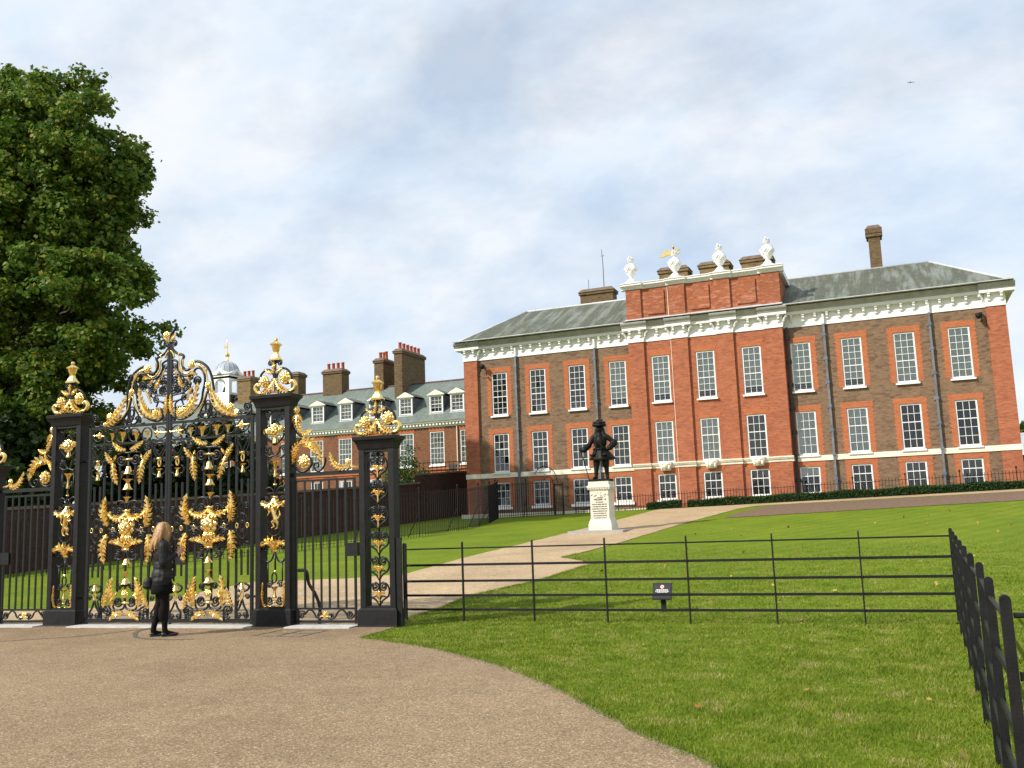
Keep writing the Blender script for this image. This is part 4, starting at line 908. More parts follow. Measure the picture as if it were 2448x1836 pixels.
# box hedge
hed = thing('box_hedge', 'low clipped dark green box hedge along the palace front', 'hedge', (-3, 50.45, 1.9))
rnd = np.random.default_rng(31); n = 60000
hx = rnd.uniform(-12.7, 14, n); keep = (np.abs(hx+10.62) > .18); hx = hx[keep]; n = len(hx)
hz = rnd.random(n)*.40; hy = 50.32+rnd.random(n)*.42
side = rnd.random(n); hy = np.where(side < .45, 50.32+rnd.normal(0, .03, n), hy); hz = np.where(side > .55, .36+rnd.normal(0, .035, n), hz)
V, F = leaf_cloud(np.stack([hx, hy, T(hx, hy)+hz-.02+.03*np.sin(hx*2.1)], 1), np.full(n, .02), 1, .085, rnd, 1, False)
tri_obj('foliage', V, F, MT['hedge'], hed)
ib = B()
for i in range(134):
    xa = -12.65+.2*i
    if abs(xa+.1+10.62) < .22: continue
    zt = Tz(xa, 50.5); ib.box(xa, xa+.199, 50.36, 50.70, zt-.3, zt+.345)
stuff(ib.obj('inner_twigs', MT['leafd'], hed))
# far right: greenhouse roof and trees beyond the palace
gh = thing('garden_building', 'grey-roofed garden building just showing beyond the far palace corner', 'building', (11.5, 80, 2))
B().box(9.0, 18, 80, 86, 1.5, 5.2).obj('wall', MT['leadblack'], gh)
B().add([(8.6, 79.6, 5.2), (18.4, 79.6, 5.2), (18.4, 83, 6.9), (8.6, 83, 6.9), (18.4, 86.4, 5.2), (8.6, 86.4, 5.2)], [(0, 1, 2, 3), (3, 2, 4, 5), (0, 3, 5), (1, 4, 2)]).obj('roof', MT['dome'], gh); B().box(8.6, 18.4, 79.5, 79.6, 5.02, 5.22).obj('gutter', MT['white'], gh)
tree('far_tree', 'green tree beyond the far palace corner', (14, 96, 2), [((14, 96, 6.8), (3.2, 3, 2.2)), ((11.8, 95, 6.0), (2, 2, 1.8))], .25, (14, 96, 5), MT['leafb'], 41, per_m2=.9, n_per=24, size=.5)
# ------------------------------------------------------------------ gilded gates: ornament layout in metres (x along the gate, z up)
ORN = json.loads('''{"over":[["S",[[-0.001,5.064],[0.045,4.984],[0.136,4.893],[0.297,4.823],[0.272,4.738],[0.274,4.648],[0.328,4.566],[0.407,4.554],[0.468,4.601],[0.493,4.674],[0.58,4.696],[0.703,4.655],[0.826,4.556],[0.905,4.401],[0.942,4.236],[0.955,4.118],[0.936,4.002],[0.955,3.855],[1.041,3.74],[1.178,3.657],[1.331,3.637]],0.017],["S",[[0.004,4.792],[0.067,4.771],[0.166,4.717],[0.159,4.628],[0.196,4.543],[0.277,4.469],[0.392,4.444],[0.505,4.479],[0.556,4.549],[0.643,4.568],[0.731,4.497],[0.764,4.383],[0.76,4.266],[0.727,4.136],[0.703,3.991],[0.628,3.849],[0.473,3.728],[0.317,3.666],[0.194,3.674],[0.14,3.752],[0.173,3.853],[0.252,3.884],[0.331,3.864]],0.015],["S",[[0.839,4.201],[0.798,4.042],[0.748,3.899],[0.681,3.772],[0.716,3.682],[0.786,3.634]],0.012],["S",[[0.844,4.2],[0.867,4.037],[0.92,3.872],[0.905,3.742],[0.837,3.645]],0.012],["G",[[0.019,4.942],[0.074,4.891],[0.102,4.813]],0.016],["G",[[0.191,4.79],[0.214,4.728],[0.212,4.639],[0.249,4.561],[0.32,4.495],[0.408,4.487],[0.487,4.54]],0.012],["G",[[0.546,4.632],[0.651,4.615],[0.757,4.532],[0.819,4.394],[0.844,4.244]],0.012],["G",[[0.822,4.158],[0.764,4.001],[0.679,3.86],[0.542,3.753]],0.012],["G",[[0.883,4.124],[0.92,3.931],[1.024,3.792],[1.144,3.711]],0.012],["R",[0.49,4.641],0.074],["R",[0.838,4.237],0.055],["O",[0.24,4.554],0.034,0.058,20],["O",[0.757,4.517],0.04,0.069,-25],["Q",[0.835,3.849],0.038,0.064,0],["Q",[0.835,3.849],0.061,0.115,0],["L",[0.246,3.73],[0.577,3.765],[0.639,4.231],0.168],["L",[0.399,3.984],[0.431,4.159],[0.535,4.24],0.061],["L",[1.414,3.67],[1.093,3.729],[0.952,4.118],0.168],["L",[0.087,3.741],[0.039,3.922],[0.045,4.1],0.092],["L",[0.316,4.242],[0.235,4.323],[0.216,4.414],0.092],["L",[0.602,4.441],[0.531,4.507],[0.426,4.456],0.061],["R",[1.321,3.792],0.074],["R",[0.288,3.793],0.077],["R",[1.431,3.669],0.04],["C",[0.119,4.362],0.074,90,1],["C",[0.612,4.337],0.074,200,-1],["C",[0.429,4.3],0.058,60,1],["C",[0.078,4.216],0.077,90,-1],["C",[0.334,4.204],0.055,0,1],["C",[0.105,4.64],0.046,120,-1],["S",[[0.018,4.102],[0.15,4.121],[0.309,4.146],[0.465,4.245]],0.011],["S",[[0.009,4.536],[0.071,4.561],[0.124,4.586]],0.011],["S",[[0.011,4.461],[0.09,4.499],[0.214,4.489],[0.304,4.407],[0.306,4.317]],0.011],["S",[[0.023,4.28],[0.147,4.3],[0.202,4.207],[0.15,4.121]],0.011],["S",[[0.064,3.994],[0.24,4.025],[0.397,4.117]],0.01],["C",[0.088,3.681],0.064,90,1],["C",[0.664,3.7],0.049,60,-1],["C",[0.974,3.701],0.052,120,1],["C",[1.515,3.699],0.046,200,1],["C",[1.665,3.789],0.07,0,1],["S",[[1.74,3.611],[1.748,3.725],[1.714,3.843],[1.631,3.856]],0.013],["S",[[1.549,3.639],[1.649,3.646],[1.731,3.712]],0.01],["C",[0.088,5.071],0.061,180,-1],["L",[-0.002,5.11],[-0.084,5.163],[-0.121,5.228],0.077]],"band":[["G",[[0.022,3.442],[0.163,3.448],[0.32,3.463]],0.014],["L",[0.198,3.446],[0.25,3.479],[0.232,3.524],0.046],["L",[0.198,3.446],[0.251,3.413],[0.304,3.373],0.046],["U",[0.477,3.45],0.107,0.153],["U",[0.719,3.449],0.168,0.168],["U",[1.027,3.458],0.168,0.168],["U",[1.265,3.457],0.123,0.138],["G",[[1.433,3.446],[1.566,3.466],[1.724,3.476]],0.014],["R",[1.55,3.467],0.052],["Q",[0.181,3.44],0.123,0.11,0],["Q",[0.486,3.435],0.107,0.119,0],["Q",[0.771,3.438],0.123,0.123,0],["Q",[1.062,3.448],0.123,0.123,0],["Q",[1.315,3.453],0.107,0.116,0],["Q",[1.591,3.471],0.116,0.11,0],["C",[0.328,3.54],0.043,0,1],["C",[0.89,3.525],0.04,0,1],["C",[1.18,3.52],0.04,0,1],["C",[1.433,3.374],0.04,0,1]],"leafpan":[["L",[0.84,3.178],[0.687,3.173],[0.556,3.29],0.096],["L",[0.944,3.172],[1.103,3.162],[1.205,3.291],0.096],["L",[0.537,2.938],[0.464,2.996],[0.377,3.11],0.103],["L",[0.569,3.017],[0.569,2.99],[0.584,3.057],0.055],["L",[0.545,2.964],[0.581,2.746],[0.599,2.57],0.13],["L",[1.224,2.927],[1.31,2.989],[1.38,3.119],0.103],["L",[1.184,2.983],[1.192,3.022],[1.152,3.065],0.055],["L",[1.224,2.927],[1.179,2.715],[1.109,2.572],0.13],["G",[[0.778,2.995],[1.002,2.989]],0.018],["B",[0.881,2.868],0.165,0.151],["U",[0.895,2.603],0.192,0.096],["B",[0.896,2.556],0.165,0.123],["C",[0.714,2.989],0.089,0,-1],["C",[1.034,2.978],0.089,180,1],["S",[[0.624,3.109],[0.752,3.129],[0.881,3.114],[1.008,3.12],[1.136,3.093]],0.012],["C",[0.477,3.186],0.066,0,1],["C",[1.261,3.22],0.066,180,-1],["C",[0.445,3.133],0.055,0,1],["C",[1.333,3.122],0.052,180,-1],["S",[[0.878,3.108],[0.887,2.316]],0.011],["C",[0.758,2.737],0.044,0,1],["C",[1.013,2.731],0.044,180,-1],["S",[[0.186,3.025],[0.118,3.111],[0.067,3.21],[0.116,3.262],[0.182,3.203],[0.247,3.254],[0.305,3.203],[0.266,3.103],[0.194,3.025]],0.01],["S",[[0.154,2.986],[0.086,3.072],[0.035,3.171],[0.05,3.266],[0.115,3.283]],0.01],["S",[[0.236,2.981],[0.299,3.073],[0.331,3.153],[0.337,3.249],[0.28,3.273]],0.01],["C",[0.108,3.242],0.036,0,1],["C",[0.272,3.239],0.036,180,-1],["G",[[0.154,2.972],[0.236,2.971]],0.022],["O",[0.196,2.891],0.03,0.062,0],["U",[0.199,2.765],0.123,0.069],["B",[0.196,2.745],0.075,0.117],["S",[[0.136,2.619],[0.135,2.673],[0.06,2.718],[0.05,2.8],[0.099,2.839]],0.011],["S",[[0.25,2.614],[0.249,2.668],[0.33,2.704],[0.337,2.786],[0.287,2.829]],0.011],["C",[0.089,2.949],0.038,0,1],["C",[0.302,2.944],0.038,180,-1],["S",[[1.576,3.001],[1.513,3.124],[1.465,3.207],[1.504,3.272],[1.575,3.201],[1.644,3.27],[1.691,3.207],[1.637,3.117],[1.584,3.0]],0.01],["S",[[1.537,2.976],[1.466,3.06],[1.434,3.156],[1.434,3.249]],0.01],["S",[[1.623,2.985],[1.684,3.061],[1.715,3.152],[1.714,3.245]],0.01],["C",[1.488,3.239],0.036,0,1],["C",[1.675,3.241],0.036,180,-1],["G",[[1.537,2.983],[1.615,2.982]],0.022],["O",[1.576,2.894],0.03,0.062,0],["U",[1.577,2.768],0.123,0.069],["B",[1.577,2.748],0.075,0.117],["S",[[1.508,2.632],[1.508,2.685],[1.445,2.728],[1.437,2.809],[1.483,2.839]],0.011],["S",[[1.64,2.632],[1.64,2.685],[1.709,2.728],[1.709,2.801],[1.662,2.836]],0.011],["C",[1.467,2.953],0.038,0,1],["C",[1.685,2.954],0.038,180,-1],["U",[0.907,2.28],0.158,0.095],["L",[0.474,1.761],[0.325,1.998],[0.427,2.252],0.166],["L",[1.317,1.789],[1.446,2.02],[1.36,2.269],0.166],["L",[0.556,2.03],[0.46,1.993],[0.432,1.93],0.071],["L",[1.24,2.044],[1.334,1.993],[1.363,1.929],0.071],["L",[0.418,1.603],[0.296,1.423],[0.397,1.143],0.166],["L",[1.328,1.631],[1.45,1.425],[1.36,1.155],0.166],["L",[0.872,2.018],[0.77,1.839],[0.534,1.959],0.15],["L",[0.901,2.017],[0.998,1.831],[1.237,1.965],0.15],["R",[0.889,1.755],0.15],["R",[0.849,1.567],0.071],["R",[0.944,1.564],0.066],["L",[0.852,1.362],[0.812,1.536],[0.545,1.496],0.134],["L",[0.899,1.361],[0.963,1.548],[1.212,1.494],0.134],["G",[[0.814,2.055],[0.972,2.052]],0.02],["G",[[0.814,1.355],[0.975,1.354]],0.02],["O",[0.565,1.702],0.028,0.044,0],["O",[1.196,1.714],0.028,0.044,0],["U",[0.877,1.629],0.206,0.095],["B",[0.882,1.196],0.158,0.119],["U",[0.891,0.938],0.166,0.095],["B",[0.89,0.844],0.19,0.111],["U",[0.895,0.626],0.095,0.095],["R",[0.89,0.564],0.063],["L",[0.601,0.341],[0.483,0.599],[0.632,0.816],0.15],["L",[1.172,0.346],[1.253,0.607],[1.168,0.824],0.15],["L",[0.701,0.581],[0.617,0.551],[0.589,0.473],0.071],["L",[1.068,0.593],[1.142,0.562],[1.162,0.484],0.071],["L",[0.383,0.303],[0.447,0.474],[0.492,0.599],0.095],["L",[1.366,0.33],[1.328,0.483],[1.294,0.614],0.095],["L",[0.848,0.193],[0.734,0.271],[0.585,0.131],0.111],["L",[0.923,0.201],[1.052,0.269],[1.184,0.131],0.111],["G",[[0.785,0.407],[0.995,0.408]],0.02],["C",[0.741,0.433],0.082,0,-1],["C",[1.041,0.431],0.082,180,1],["S",[[0.618,0.457],[0.639,0.317],[0.734,0.278],[0.865,0.316],[0.892,0.44]],0.013],["S",[[1.162,0.454],[1.145,0.315],[1.052,0.277],[0.921,0.316],[0.895,0.44]],0.013],["S",[[0.715,0.278],[0.602,0.271],[0.525,0.318],[0.439,0.349]],0.013],["S",[[1.071,0.277],[1.182,0.269],[1.256,0.345],[1.33,0.337]],0.013],["C",[0.44,0.264],0.063,90,1],["C",[0.518,0.201],0.057,90,-1],["C",[1.312,0.276],0.063,90,-1],["C",[1.257,0.208],0.057,90,1],["S",[[0.461,0.155],[0.528,0.116],[0.603,0.162]],0.012],["S",[[1.331,0.154],[1.258,0.116],[1.183,0.162]],0.012],["C",[0.719,2.04],0.071,0,1],["C",[1.071,2.034],0.071,180,-1],["C",[0.565,2.078],0.051,0,-1],["C",[1.193,2.085],0.051,180,1],["S",[[0.881,2.057],[0.841,2.187],[0.764,2.23],[0.678,2.217],[0.641,2.171]],0.012],["S",[[0.9,2.057],[0.946,2.198],[1.031,2.235],[1.116,2.215],[1.126,2.159]],0.012],["C",[0.578,1.845],0.066,90,1],["C",[1.195,1.856],0.066,90,-1],["C",[0.582,1.574],0.066,270,-1],["C",[1.198,1.588],0.066,270,1],["S",[[0.484,1.737],[0.638,1.7],[0.733,1.76],[0.721,1.872],[0.653,1.954]],0.011],["S",[[1.308,1.742],[1.131,1.7],[1.055,1.782],[1.073,1.876],[1.128,1.953]],0.011],["S",[[0.447,1.642],[0.619,1.685],[0.715,1.634],[0.745,1.538],[0.679,1.477]],0.011],["S",[[1.319,1.632],[1.15,1.684],[1.066,1.624],[1.057,1.529],[1.133,1.465]],0.011],["C",[0.747,1.372],0.066,0,-1],["C",[1.05,1.38],0.066,180,1],["C",[0.674,1.208],0.057,0,1],["C",[1.108,1.23],0.057,180,-1],["S",[[0.881,1.33],[0.835,1.205],[0.741,1.168],[0.645,1.201]],0.012],["S",[[0.894,1.329],[0.948,1.218],[1.043,1.177],[1.136,1.23]],0.012],["S",[[0.784,0.736],[0.888,0.704],[0.991,0.734]],0.012],["C",[0.747,0.674],0.054,0,1],["C",[1.02,0.687],0.054,180,-1],["Q",[0.203,1.713],0.114,0.221,0],["Q",[0.201,1.842],0.038,0.087,0],["Q",[0.203,1.713],0.063,0.095,0],["Q",[0.206,1.585],0.038,0.087,0],["O",[0.301,1.702],0.024,0.041,0],["O",[0.106,1.692],0.024,0.041,0],["C",[0.1,2.031],0.055,0,1],["C",[0.285,2.04],0.055,180,-1],["C",[0.113,1.348],0.051,0,-1],["C",[0.296,1.391],0.051,180,1],["Q",[1.574,1.702],0.12,0.221,0],["Q",[1.573,1.843],0.038,0.087,0],["Q",[1.574,1.702],0.066,0.095,0],["Q",[1.575,1.562],0.038,0.087,0],["O",[1.679,1.714],0.024,0.041,0],["O",[1.463,1.71],0.024,0.041,0],["C",[1.474,2.043],0.055,0,1],["C",[1.668,2.051],0.055,180,-1],["C",[1.478,1.385],0.051,0,-1],["C",[1.672,1.396],0.051,180,1],["U",[1.575,0.742],0.095,0.071],["B",[1.575,0.726],0.111,0.111],["O",[1.572,0.52],0.028,0.063,0],["S",[[1.53,0.589],[1.456,0.62],[1.437,0.682],[1.529,0.727]],0.013],["S",[[1.621,0.588],[1.694,0.618],[1.712,0.679],[1.62,0.726]],0.013],["C",[1.475,0.49],0.044,0,1],["C",[1.685,0.496],0.044,180,-1],["S",[[1.576,0.451],[1.531,0.329],[1.468,0.238],[1.487,0.177]],0.013],["S",[[1.582,0.451],[1.623,0.328],[1.678,0.237],[1.66,0.176]],0.013],["C",[1.505,0.169],0.051,0,1],["C",[1.656,0.176],0.051,180,-1],["S",[[1.512,0.451],[1.477,0.329],[1.441,0.222]],0.011],["U",[0.193,0.728],0.095,0.071],["B",[0.193,0.712],0.111,0.111],["O",[0.187,0.515],0.028,0.063,0],["S",[[0.147,0.587],[0.079,0.619],[0.068,0.682],[0.144,0.728]],0.013],["S",[[0.234,0.586],[0.31,0.616],[0.328,0.679],[0.231,0.727]],0.013],["C",[0.091,0.477],0.044,0,1],["C",[0.303,0.475],0.044,180,-1],["S",[[0.194,0.429],[0.142,0.32],[0.086,0.226],[0.116,0.163]],0.013],["S",[[0.202,0.429],[0.248,0.319],[0.317,0.225],[0.289,0.163]],0.013],["C",[0.117,0.155],0.051,0,1],["C",[0.28,0.155],0.051,180,-1]],"postpan":[["S",[[0.011,3.527],[-0.078,3.422],[-0.154,3.361],[-0.18,3.252],[-0.103,3.159],[-0.002,3.076],[0.112,3.146],[0.18,3.23],[0.162,3.34],[0.099,3.41],[0.011,3.527]],0.012],["S",[[-0.129,3.514],[-0.078,3.621],[0.011,3.659],[0.112,3.608],[0.15,3.495]],0.012],["C",[-0.142,3.626],0.064,0,1],["C",[0.162,3.604],0.064,180,-1],["C",[-0.159,2.998],0.056,0,1],["C",[0.187,3.0],0.056,180,-1],["S",[[-0.205,2.924],[-0.103,2.87],[0.011,2.89],[0.124,2.857],[0.204,2.901]],0.012],["S",[[-0.078,3.048],[-0.065,2.959],[0.011,2.89],[0.086,2.951],[0.099,3.038]],0.012],["R",[-0.002,3.318],0.111],["R",[-0.129,3.315],0.047],["R",[0.137,3.342],0.051],["O",[-0.193,3.308],0.026,0.043,0],["O",[0.195,3.316],0.026,0.043,0],["B",[0.011,3.24],0.107,0.149],["U",[0.011,2.759],0.203,0.128],["B",[0.011,2.715],0.064,0.203],["C",[-0.077,2.589],0.047,0,1],["C",[0.099,2.591],0.047,180,-1],["G",[[-0.022,2.387],[0.043,2.384]],0.014],["S",[[-0.128,2.875],[-0.128,2.331]],0.008],["S",[[0.144,2.86],[0.144,2.319]],0.008],["S",[[0.011,2.519],[0.011,2.173]],0.01],["S",[[0.006,2.184],[-0.027,2.283],[-0.102,2.34],[-0.178,2.311]],0.011],["S",[[0.016,2.184],[0.061,2.301],[0.149,2.351],[0.203,2.316]],0.011],["G",[[-0.052,2.176],[0.061,2.171]],0.016],["L",[-0.002,2.142],[-0.027,1.959],[-0.248,2.076],0.16],["L",[0.013,2.141],[0.073,1.956],[0.208,2.069],0.16],["U",[-0.002,1.959],0.149,0.096],["R",[-0.007,1.991],0.051],["Q",[-0.014,1.712],0.16,0.203,0],["L",[-0.006,1.265],[-0.026,1.51],[-0.246,1.366],0.16],["L",[0.009,1.264],[0.061,1.507],[0.207,1.376],0.16],["G",[[-0.051,1.255],[0.056,1.257]],0.016],["C",[-0.176,1.311],0.064,0,1],["C",[0.172,1.324],0.064,180,-1],["C",[-0.178,2.116],0.06,0,1],["C",[0.168,2.12],0.06,180,-1],["S",[[-0.006,1.233],[-0.063,1.107],[-0.151,1.077],[-0.196,1.12]],0.011],["S",[[0.009,1.232],[0.073,1.093],[0.16,1.081],[0.197,1.133]],0.011],["S",[[0.011,1.232],[0.011,0.936]],0.012],["S",[[-0.131,1.087],[-0.13,0.727]],0.009],["S",[[0.152,1.081],[0.152,0.724]],0.009],["B",[0.011,0.947],0.06,0.043],["Q",[-0.006,0.81],0.047,0.085,0],["C",[-0.1,0.695],0.056,0,1],["C",[0.122,0.703],0.056,180,-1],["L",[-0.224,0.339],[-0.262,0.518],[-0.225,0.707],0.085],["L",[0.191,0.348],[0.22,0.535],[0.184,0.723],0.085],["L",[-0.212,0.36],[-0.149,0.297],[-0.075,0.328],0.075],["L",[0.176,0.358],[0.122,0.296],[0.061,0.328],0.075],["U",[-0.001,0.642],0.192,0.085],["B",[-0.001,0.631],0.077,0.16],["C",[-0.1,0.433],0.064,0,-1],["C",[0.102,0.436],0.064,180,1],["G",[[-0.045,0.405],[0.043,0.407]],0.014]],"finial":[["C",[-0.102,4.517],0.048,0,1],["C",[0.083,4.511],0.05,180,-1],["S",[[-0.007,4.558],[-0.012,4.42],[-0.006,4.222],[-0.006,3.996]],0.018],["S",[[-0.023,4.224],[-0.052,4.325],[-0.119,4.4],[-0.21,4.397],[-0.289,4.335],[-0.317,4.248],[-0.289,4.156],[-0.221,4.116],[-0.142,4.135],[-0.108,4.201]],0.014],["S",[[0.01,4.221],[0.05,4.336],[0.128,4.408],[0.218,4.39],[0.295,4.315],[0.323,4.225],[0.295,4.158],[0.217,4.135],[0.139,4.171]],0.014],["R",[-0.232,4.201],0.094],["R",[0.201,4.24],0.099],["L",[-0.023,4.352],[-0.097,4.328],[-0.201,4.407],0.079],["L",[-0.001,4.35],[0.061,4.345],[0.145,4.416],0.079],["L",[-0.018,4.371],[-0.035,4.442],[-0.023,4.525],0.069],["G",[[-0.068,4.221],[0.05,4.216]],0.022],["L",[-0.023,4.204],[-0.108,3.994],[-0.277,3.988],0.129],["L",[0.005,4.202],[0.105,3.978],[0.283,3.993],0.129],["L",[-0.006,3.996],[-0.074,4.031],[-0.13,3.986],0.069],["L",[-0.006,3.996],[0.061,4.021],[0.128,3.976],0.069],["G",[[-0.243,3.99],[-0.356,4.014],[-0.408,4.087],[-0.385,4.144],[-0.334,4.145],[-0.317,4.119]],0.03],["G",[[0.239,3.992],[0.35,4.008],[0.405,4.081],[0.384,4.151],[0.328,4.165],[0.3,4.138]],0.03]],"wicket":[["S",[[0.335,3.43],[0.379,3.322],[0.455,3.23],[0.542,3.167]],0.014],["S",[[0.531,3.177],[0.422,3.098],[0.345,2.987],[0.328,2.854],[0.355,2.719],[0.442,2.61],[0.54,2.581],[0.637,2.619],[0.703,2.701],[0.692,2.787],[0.606,2.848]],0.015],["S",[[0.972,2.809],[0.966,2.715],[0.917,2.624],[0.842,2.58],[0.777,2.603],[0.746,2.67],[0.767,2.716],[0.821,2.714],[0.842,2.665],[0.805,2.648]],0.012],["R",[0.418,3.652],0.059],["L",[0.407,3.571],[0.357,3.526],[0.313,3.442],0.057],["L",[0.418,3.57],[0.5,3.545],[0.533,3.437],0.057],["L",[0.418,3.541],[0.423,3.367],[0.532,3.244],0.105],["L",[0.499,3.266],[0.63,3.2],[0.717,3.271],0.086],["L",[0.333,2.72],[0.323,2.989],[0.542,3.091],0.125],["L",[0.498,3.074],[0.846,3.12],[0.907,2.766],0.182],["L",[0.586,3.098],[0.542,3.148],[0.575,3.194],0.067],["R",[0.562,2.746],0.11],["L",[1.435,2.616],[1.14,2.547],[1.079,2.841],0.115],["R",[1.41,2.71],0.048],["L",[1.446,2.643],[1.509,2.612],[1.592,2.608],0.048],["L",[1.246,2.588],[1.33,2.612],[1.436,2.653],0.057]]}''')
def acanthus(p0, p1, p2, w):
    """lobed gilt leaf along a curve in the x-z plane, arched towards the front (-y)"""
    p0, p1, p2 = (Vector((p[0], 0, p[1])) for p in (p0, p1, p2)); L = (p1-p0).length + (p2-p1).length; w = w*1.34
    m = max(4, min(8, int(round(L/w*2.5)))); b = B(); n = 3*m
    P = []; D = []
    for i in range(n+1):
        t = i/n; P.append(p0*(1-t)**2 + p1*2*t*(1-t) + p2*t*t + Vector((0, -w*.26*math.sin(math.pi*t)-.012-w*.18*max(0, t-.7)/.3, 0))); D.append(((p1-p0)*(1-t) + (p2-p1)*t).normalized())
    b.tube(P, [w*.085*(1-.65*i/n)+.003 for i in range(n+1)], 6)
    for k in range(m):
        t = (k+.25)/m; env = (math.sin(math.pi*(.16+.80*t)))**.6*(1-.25*t); h = w*.56*env
        for s in (-1, 1):
            i = 3*k; a = P[i]; c = P[min(i+3, n)]; d = D[i]; nn = Vector((-d.z, 0, d.x))*s
            mid = a.lerp(c, .42)+nn*h*.52+d*h*.18; tip = a.lerp(c, .6)+nn*h+d*h*.55+Vector((0, w*.06, 0)); e0 = a.lerp(c, .12)+nn*h*.62+d*h*.12+Vector((0, w*.05, 0)); e1 = a.lerp(c, .72)+nn*h*.52+d*h*.22+Vector((0, w*.04, 0))
            b.add([a, c, e0, e1, tip, mid+Vector((0, -w*.15, 0)), mid+Vector((0, w*.07+.006, 0))], [(0, 2, 5), (2, 4, 5), (4, 3, 5), (3, 1, 5), (1, 0, 5), (2, 0, 6), (4, 2, 6), (3, 4, 6), (1, 3, 6), (0, 1, 6)])
    tip = P[-1]; d = D[-1]; nn = Vector((-d.z, 0, d.x)); h = w*.26
    b.add([tip-d*h, tip+nn*h*.7, tip+d*h*1.2, tip-nn*h*.7, tip+Vector((0, -h*.4, 0)), tip+Vector((0, h*.3, 0))], [(0, 1, 4), (1, 2, 4), (2, 3, 4), (3, 0, 4), (1, 0, 5), (2, 1, 5), (3, 2, 5), (0, 3, 5)])
    return b
# unit shapes, shared
b = B(); rr_ = np.random.default_rng(4)
for ring, (cnt, rad, dep, sz) in enumerate([(9, .80, .0, .34), (7, .46, -.28, .32), (3, .16, -.50, .26)]):
    for k in range(cnt):
        a = 2*math.pi*(k+.5*ring)/cnt; b.ell((rad*math.cos(a), dep, rad*math.sin(a)), (sz*(.8+.3*rr_.random()), sz*.62, sz*(.8+.3*rr_.random())), 7, 5)
ROS = b.mesh('gilt_rosette', MT['gold'], False)
BELL = B().lathe([(.10, 1.0), (.22, .92), (.26, .7), (.32, .45), (.44, .2), (.56, .02), (.46, .0), (.2, .3)], (0, 0, 0), 15, scallop=.13).mesh('bell_flower', MT['gold'], True)
b = B().lathe([(.08, -.9), (.14, -.5), (.20, -.2), (.30, .0)], (0, 0, 0), 10)
for k in range(6):
    a = 2*math.pi*k/6+.2; c_, s_ = math.cos(a), math.sin(a)
    b.add([(c_*.1-s_*.14, s_*.1+c_*.14, -.1), (c_*.1+s_*.14, s_*.1-c_*.14, -.1), (c_*.34+s_*.2, s_*.34-c_*.2, .25), (c_*.34-s_*.2, s_*.34+c_*.2, .25), (c_*.56, s_*.56, .30), (c_*.40, s_*.40, .12)], [(0, 1, 2, 3), (3, 2, 4), (0, 3, 5), (1, 5, 2), (3, 4, 5), (2, 5, 4), (0, 5, 1)])
OPEN = b.mesh('open_flower', MT['gold'], False)
sp_ = [(math.cos(a)*(1-.80*a/(3.3*math.pi)), 0, math.sin(a)*(1-.80*a/(3.3*math.pi))) for a in np.linspace(0, 3.3*math.pi, 34)]
SPIRAL = B().tube(sp_, [.20]*34, 5).ell(sp_[-1], (.30, .30, .30), 8, 6).mesh('iron_spiral', MT['iron'], True)
def ornament(elems, parent, y, dz=0.0, dx=0.0):
    for e in elems:
        t = e[0]
        if t == 'L':
            f = lambda p: (p[0]+dx, p[1]+dz)
            o = acanthus(f(e[1]), f(e[2]), f(e[3]), e[4]).obj('gilt_leaf', MT['gold'], parent, False, off=(0, -y, 0))
        elif t in 'SG':
            P = smooth_curve([(p[0]+dx, y + (-.012 if t == 'G' else 0), p[1]+dz) for p in e[1]], 5); r = e[2]*(1.5 if t == 'S' else 1.25)
            B().tube(P, r, 6).obj('gilt_bar' if t == 'G' else 'iron_scroll', MT['gold' if t == 'G' else 'iron'], parent, True)
        elif t == 'C': inst(SPIRAL, 'iron_spiral', parent, (e[1][0]+dx, y, e[1][1]+dz), (0, -R(e[3]), 0), (e[2]*1.18, e[2]*1.18, e[2]*1.18*e[4]))
        elif t == 'R': inst(ROS, 'gilt_rosette', parent, (e[1][0]+dx, y-.015, e[1][1]+dz), (0, e[1][0]*7, 0), (e[2]*1.06,)*3)
        elif t == 'B': inst(BELL, 'bell_flower', parent, (e[1][0]+dx, y, e[1][1]+dz-e[3]), (0, 0, .2), (e[2]*.98, e[2]*.98, e[3]))
        elif t == 'U': inst(OPEN, 'open_flower', parent, (e[1][0]+dx, y, e[1][1]+dz), (0, 0, .3), (e[2]*.92, e[2]*.92, e[3]))
        elif t in 'OQ':
            P = [(e[1][0]+dx+e[2]*math.cos(a)*math.cos(R(e[4]))-e[3]*math.sin(a)*math.sin(R(e[4])), y, e[1][1]+dz+e[3]*math.sin(a)*math.cos(R(e[4]))+e[2]*math.cos(a)*math.sin(R(e[4]))) for a in np.linspace(0, 2*math.pi, 18, endpoint=False)]
            B().tube(P, .014, 5, closed=True).obj('gilt_ring' if t == 'O' else 'iron_ring', MT['gold' if t == 'O' else 'iron'], parent, True)
def bar(parent, x0, x1, z0, z1, y0=.012, y1=.04, name='bar', mat='iron'): return B().box(x0, x1, y0, y1, z0, z1).obj(name, MT[mat], parent)
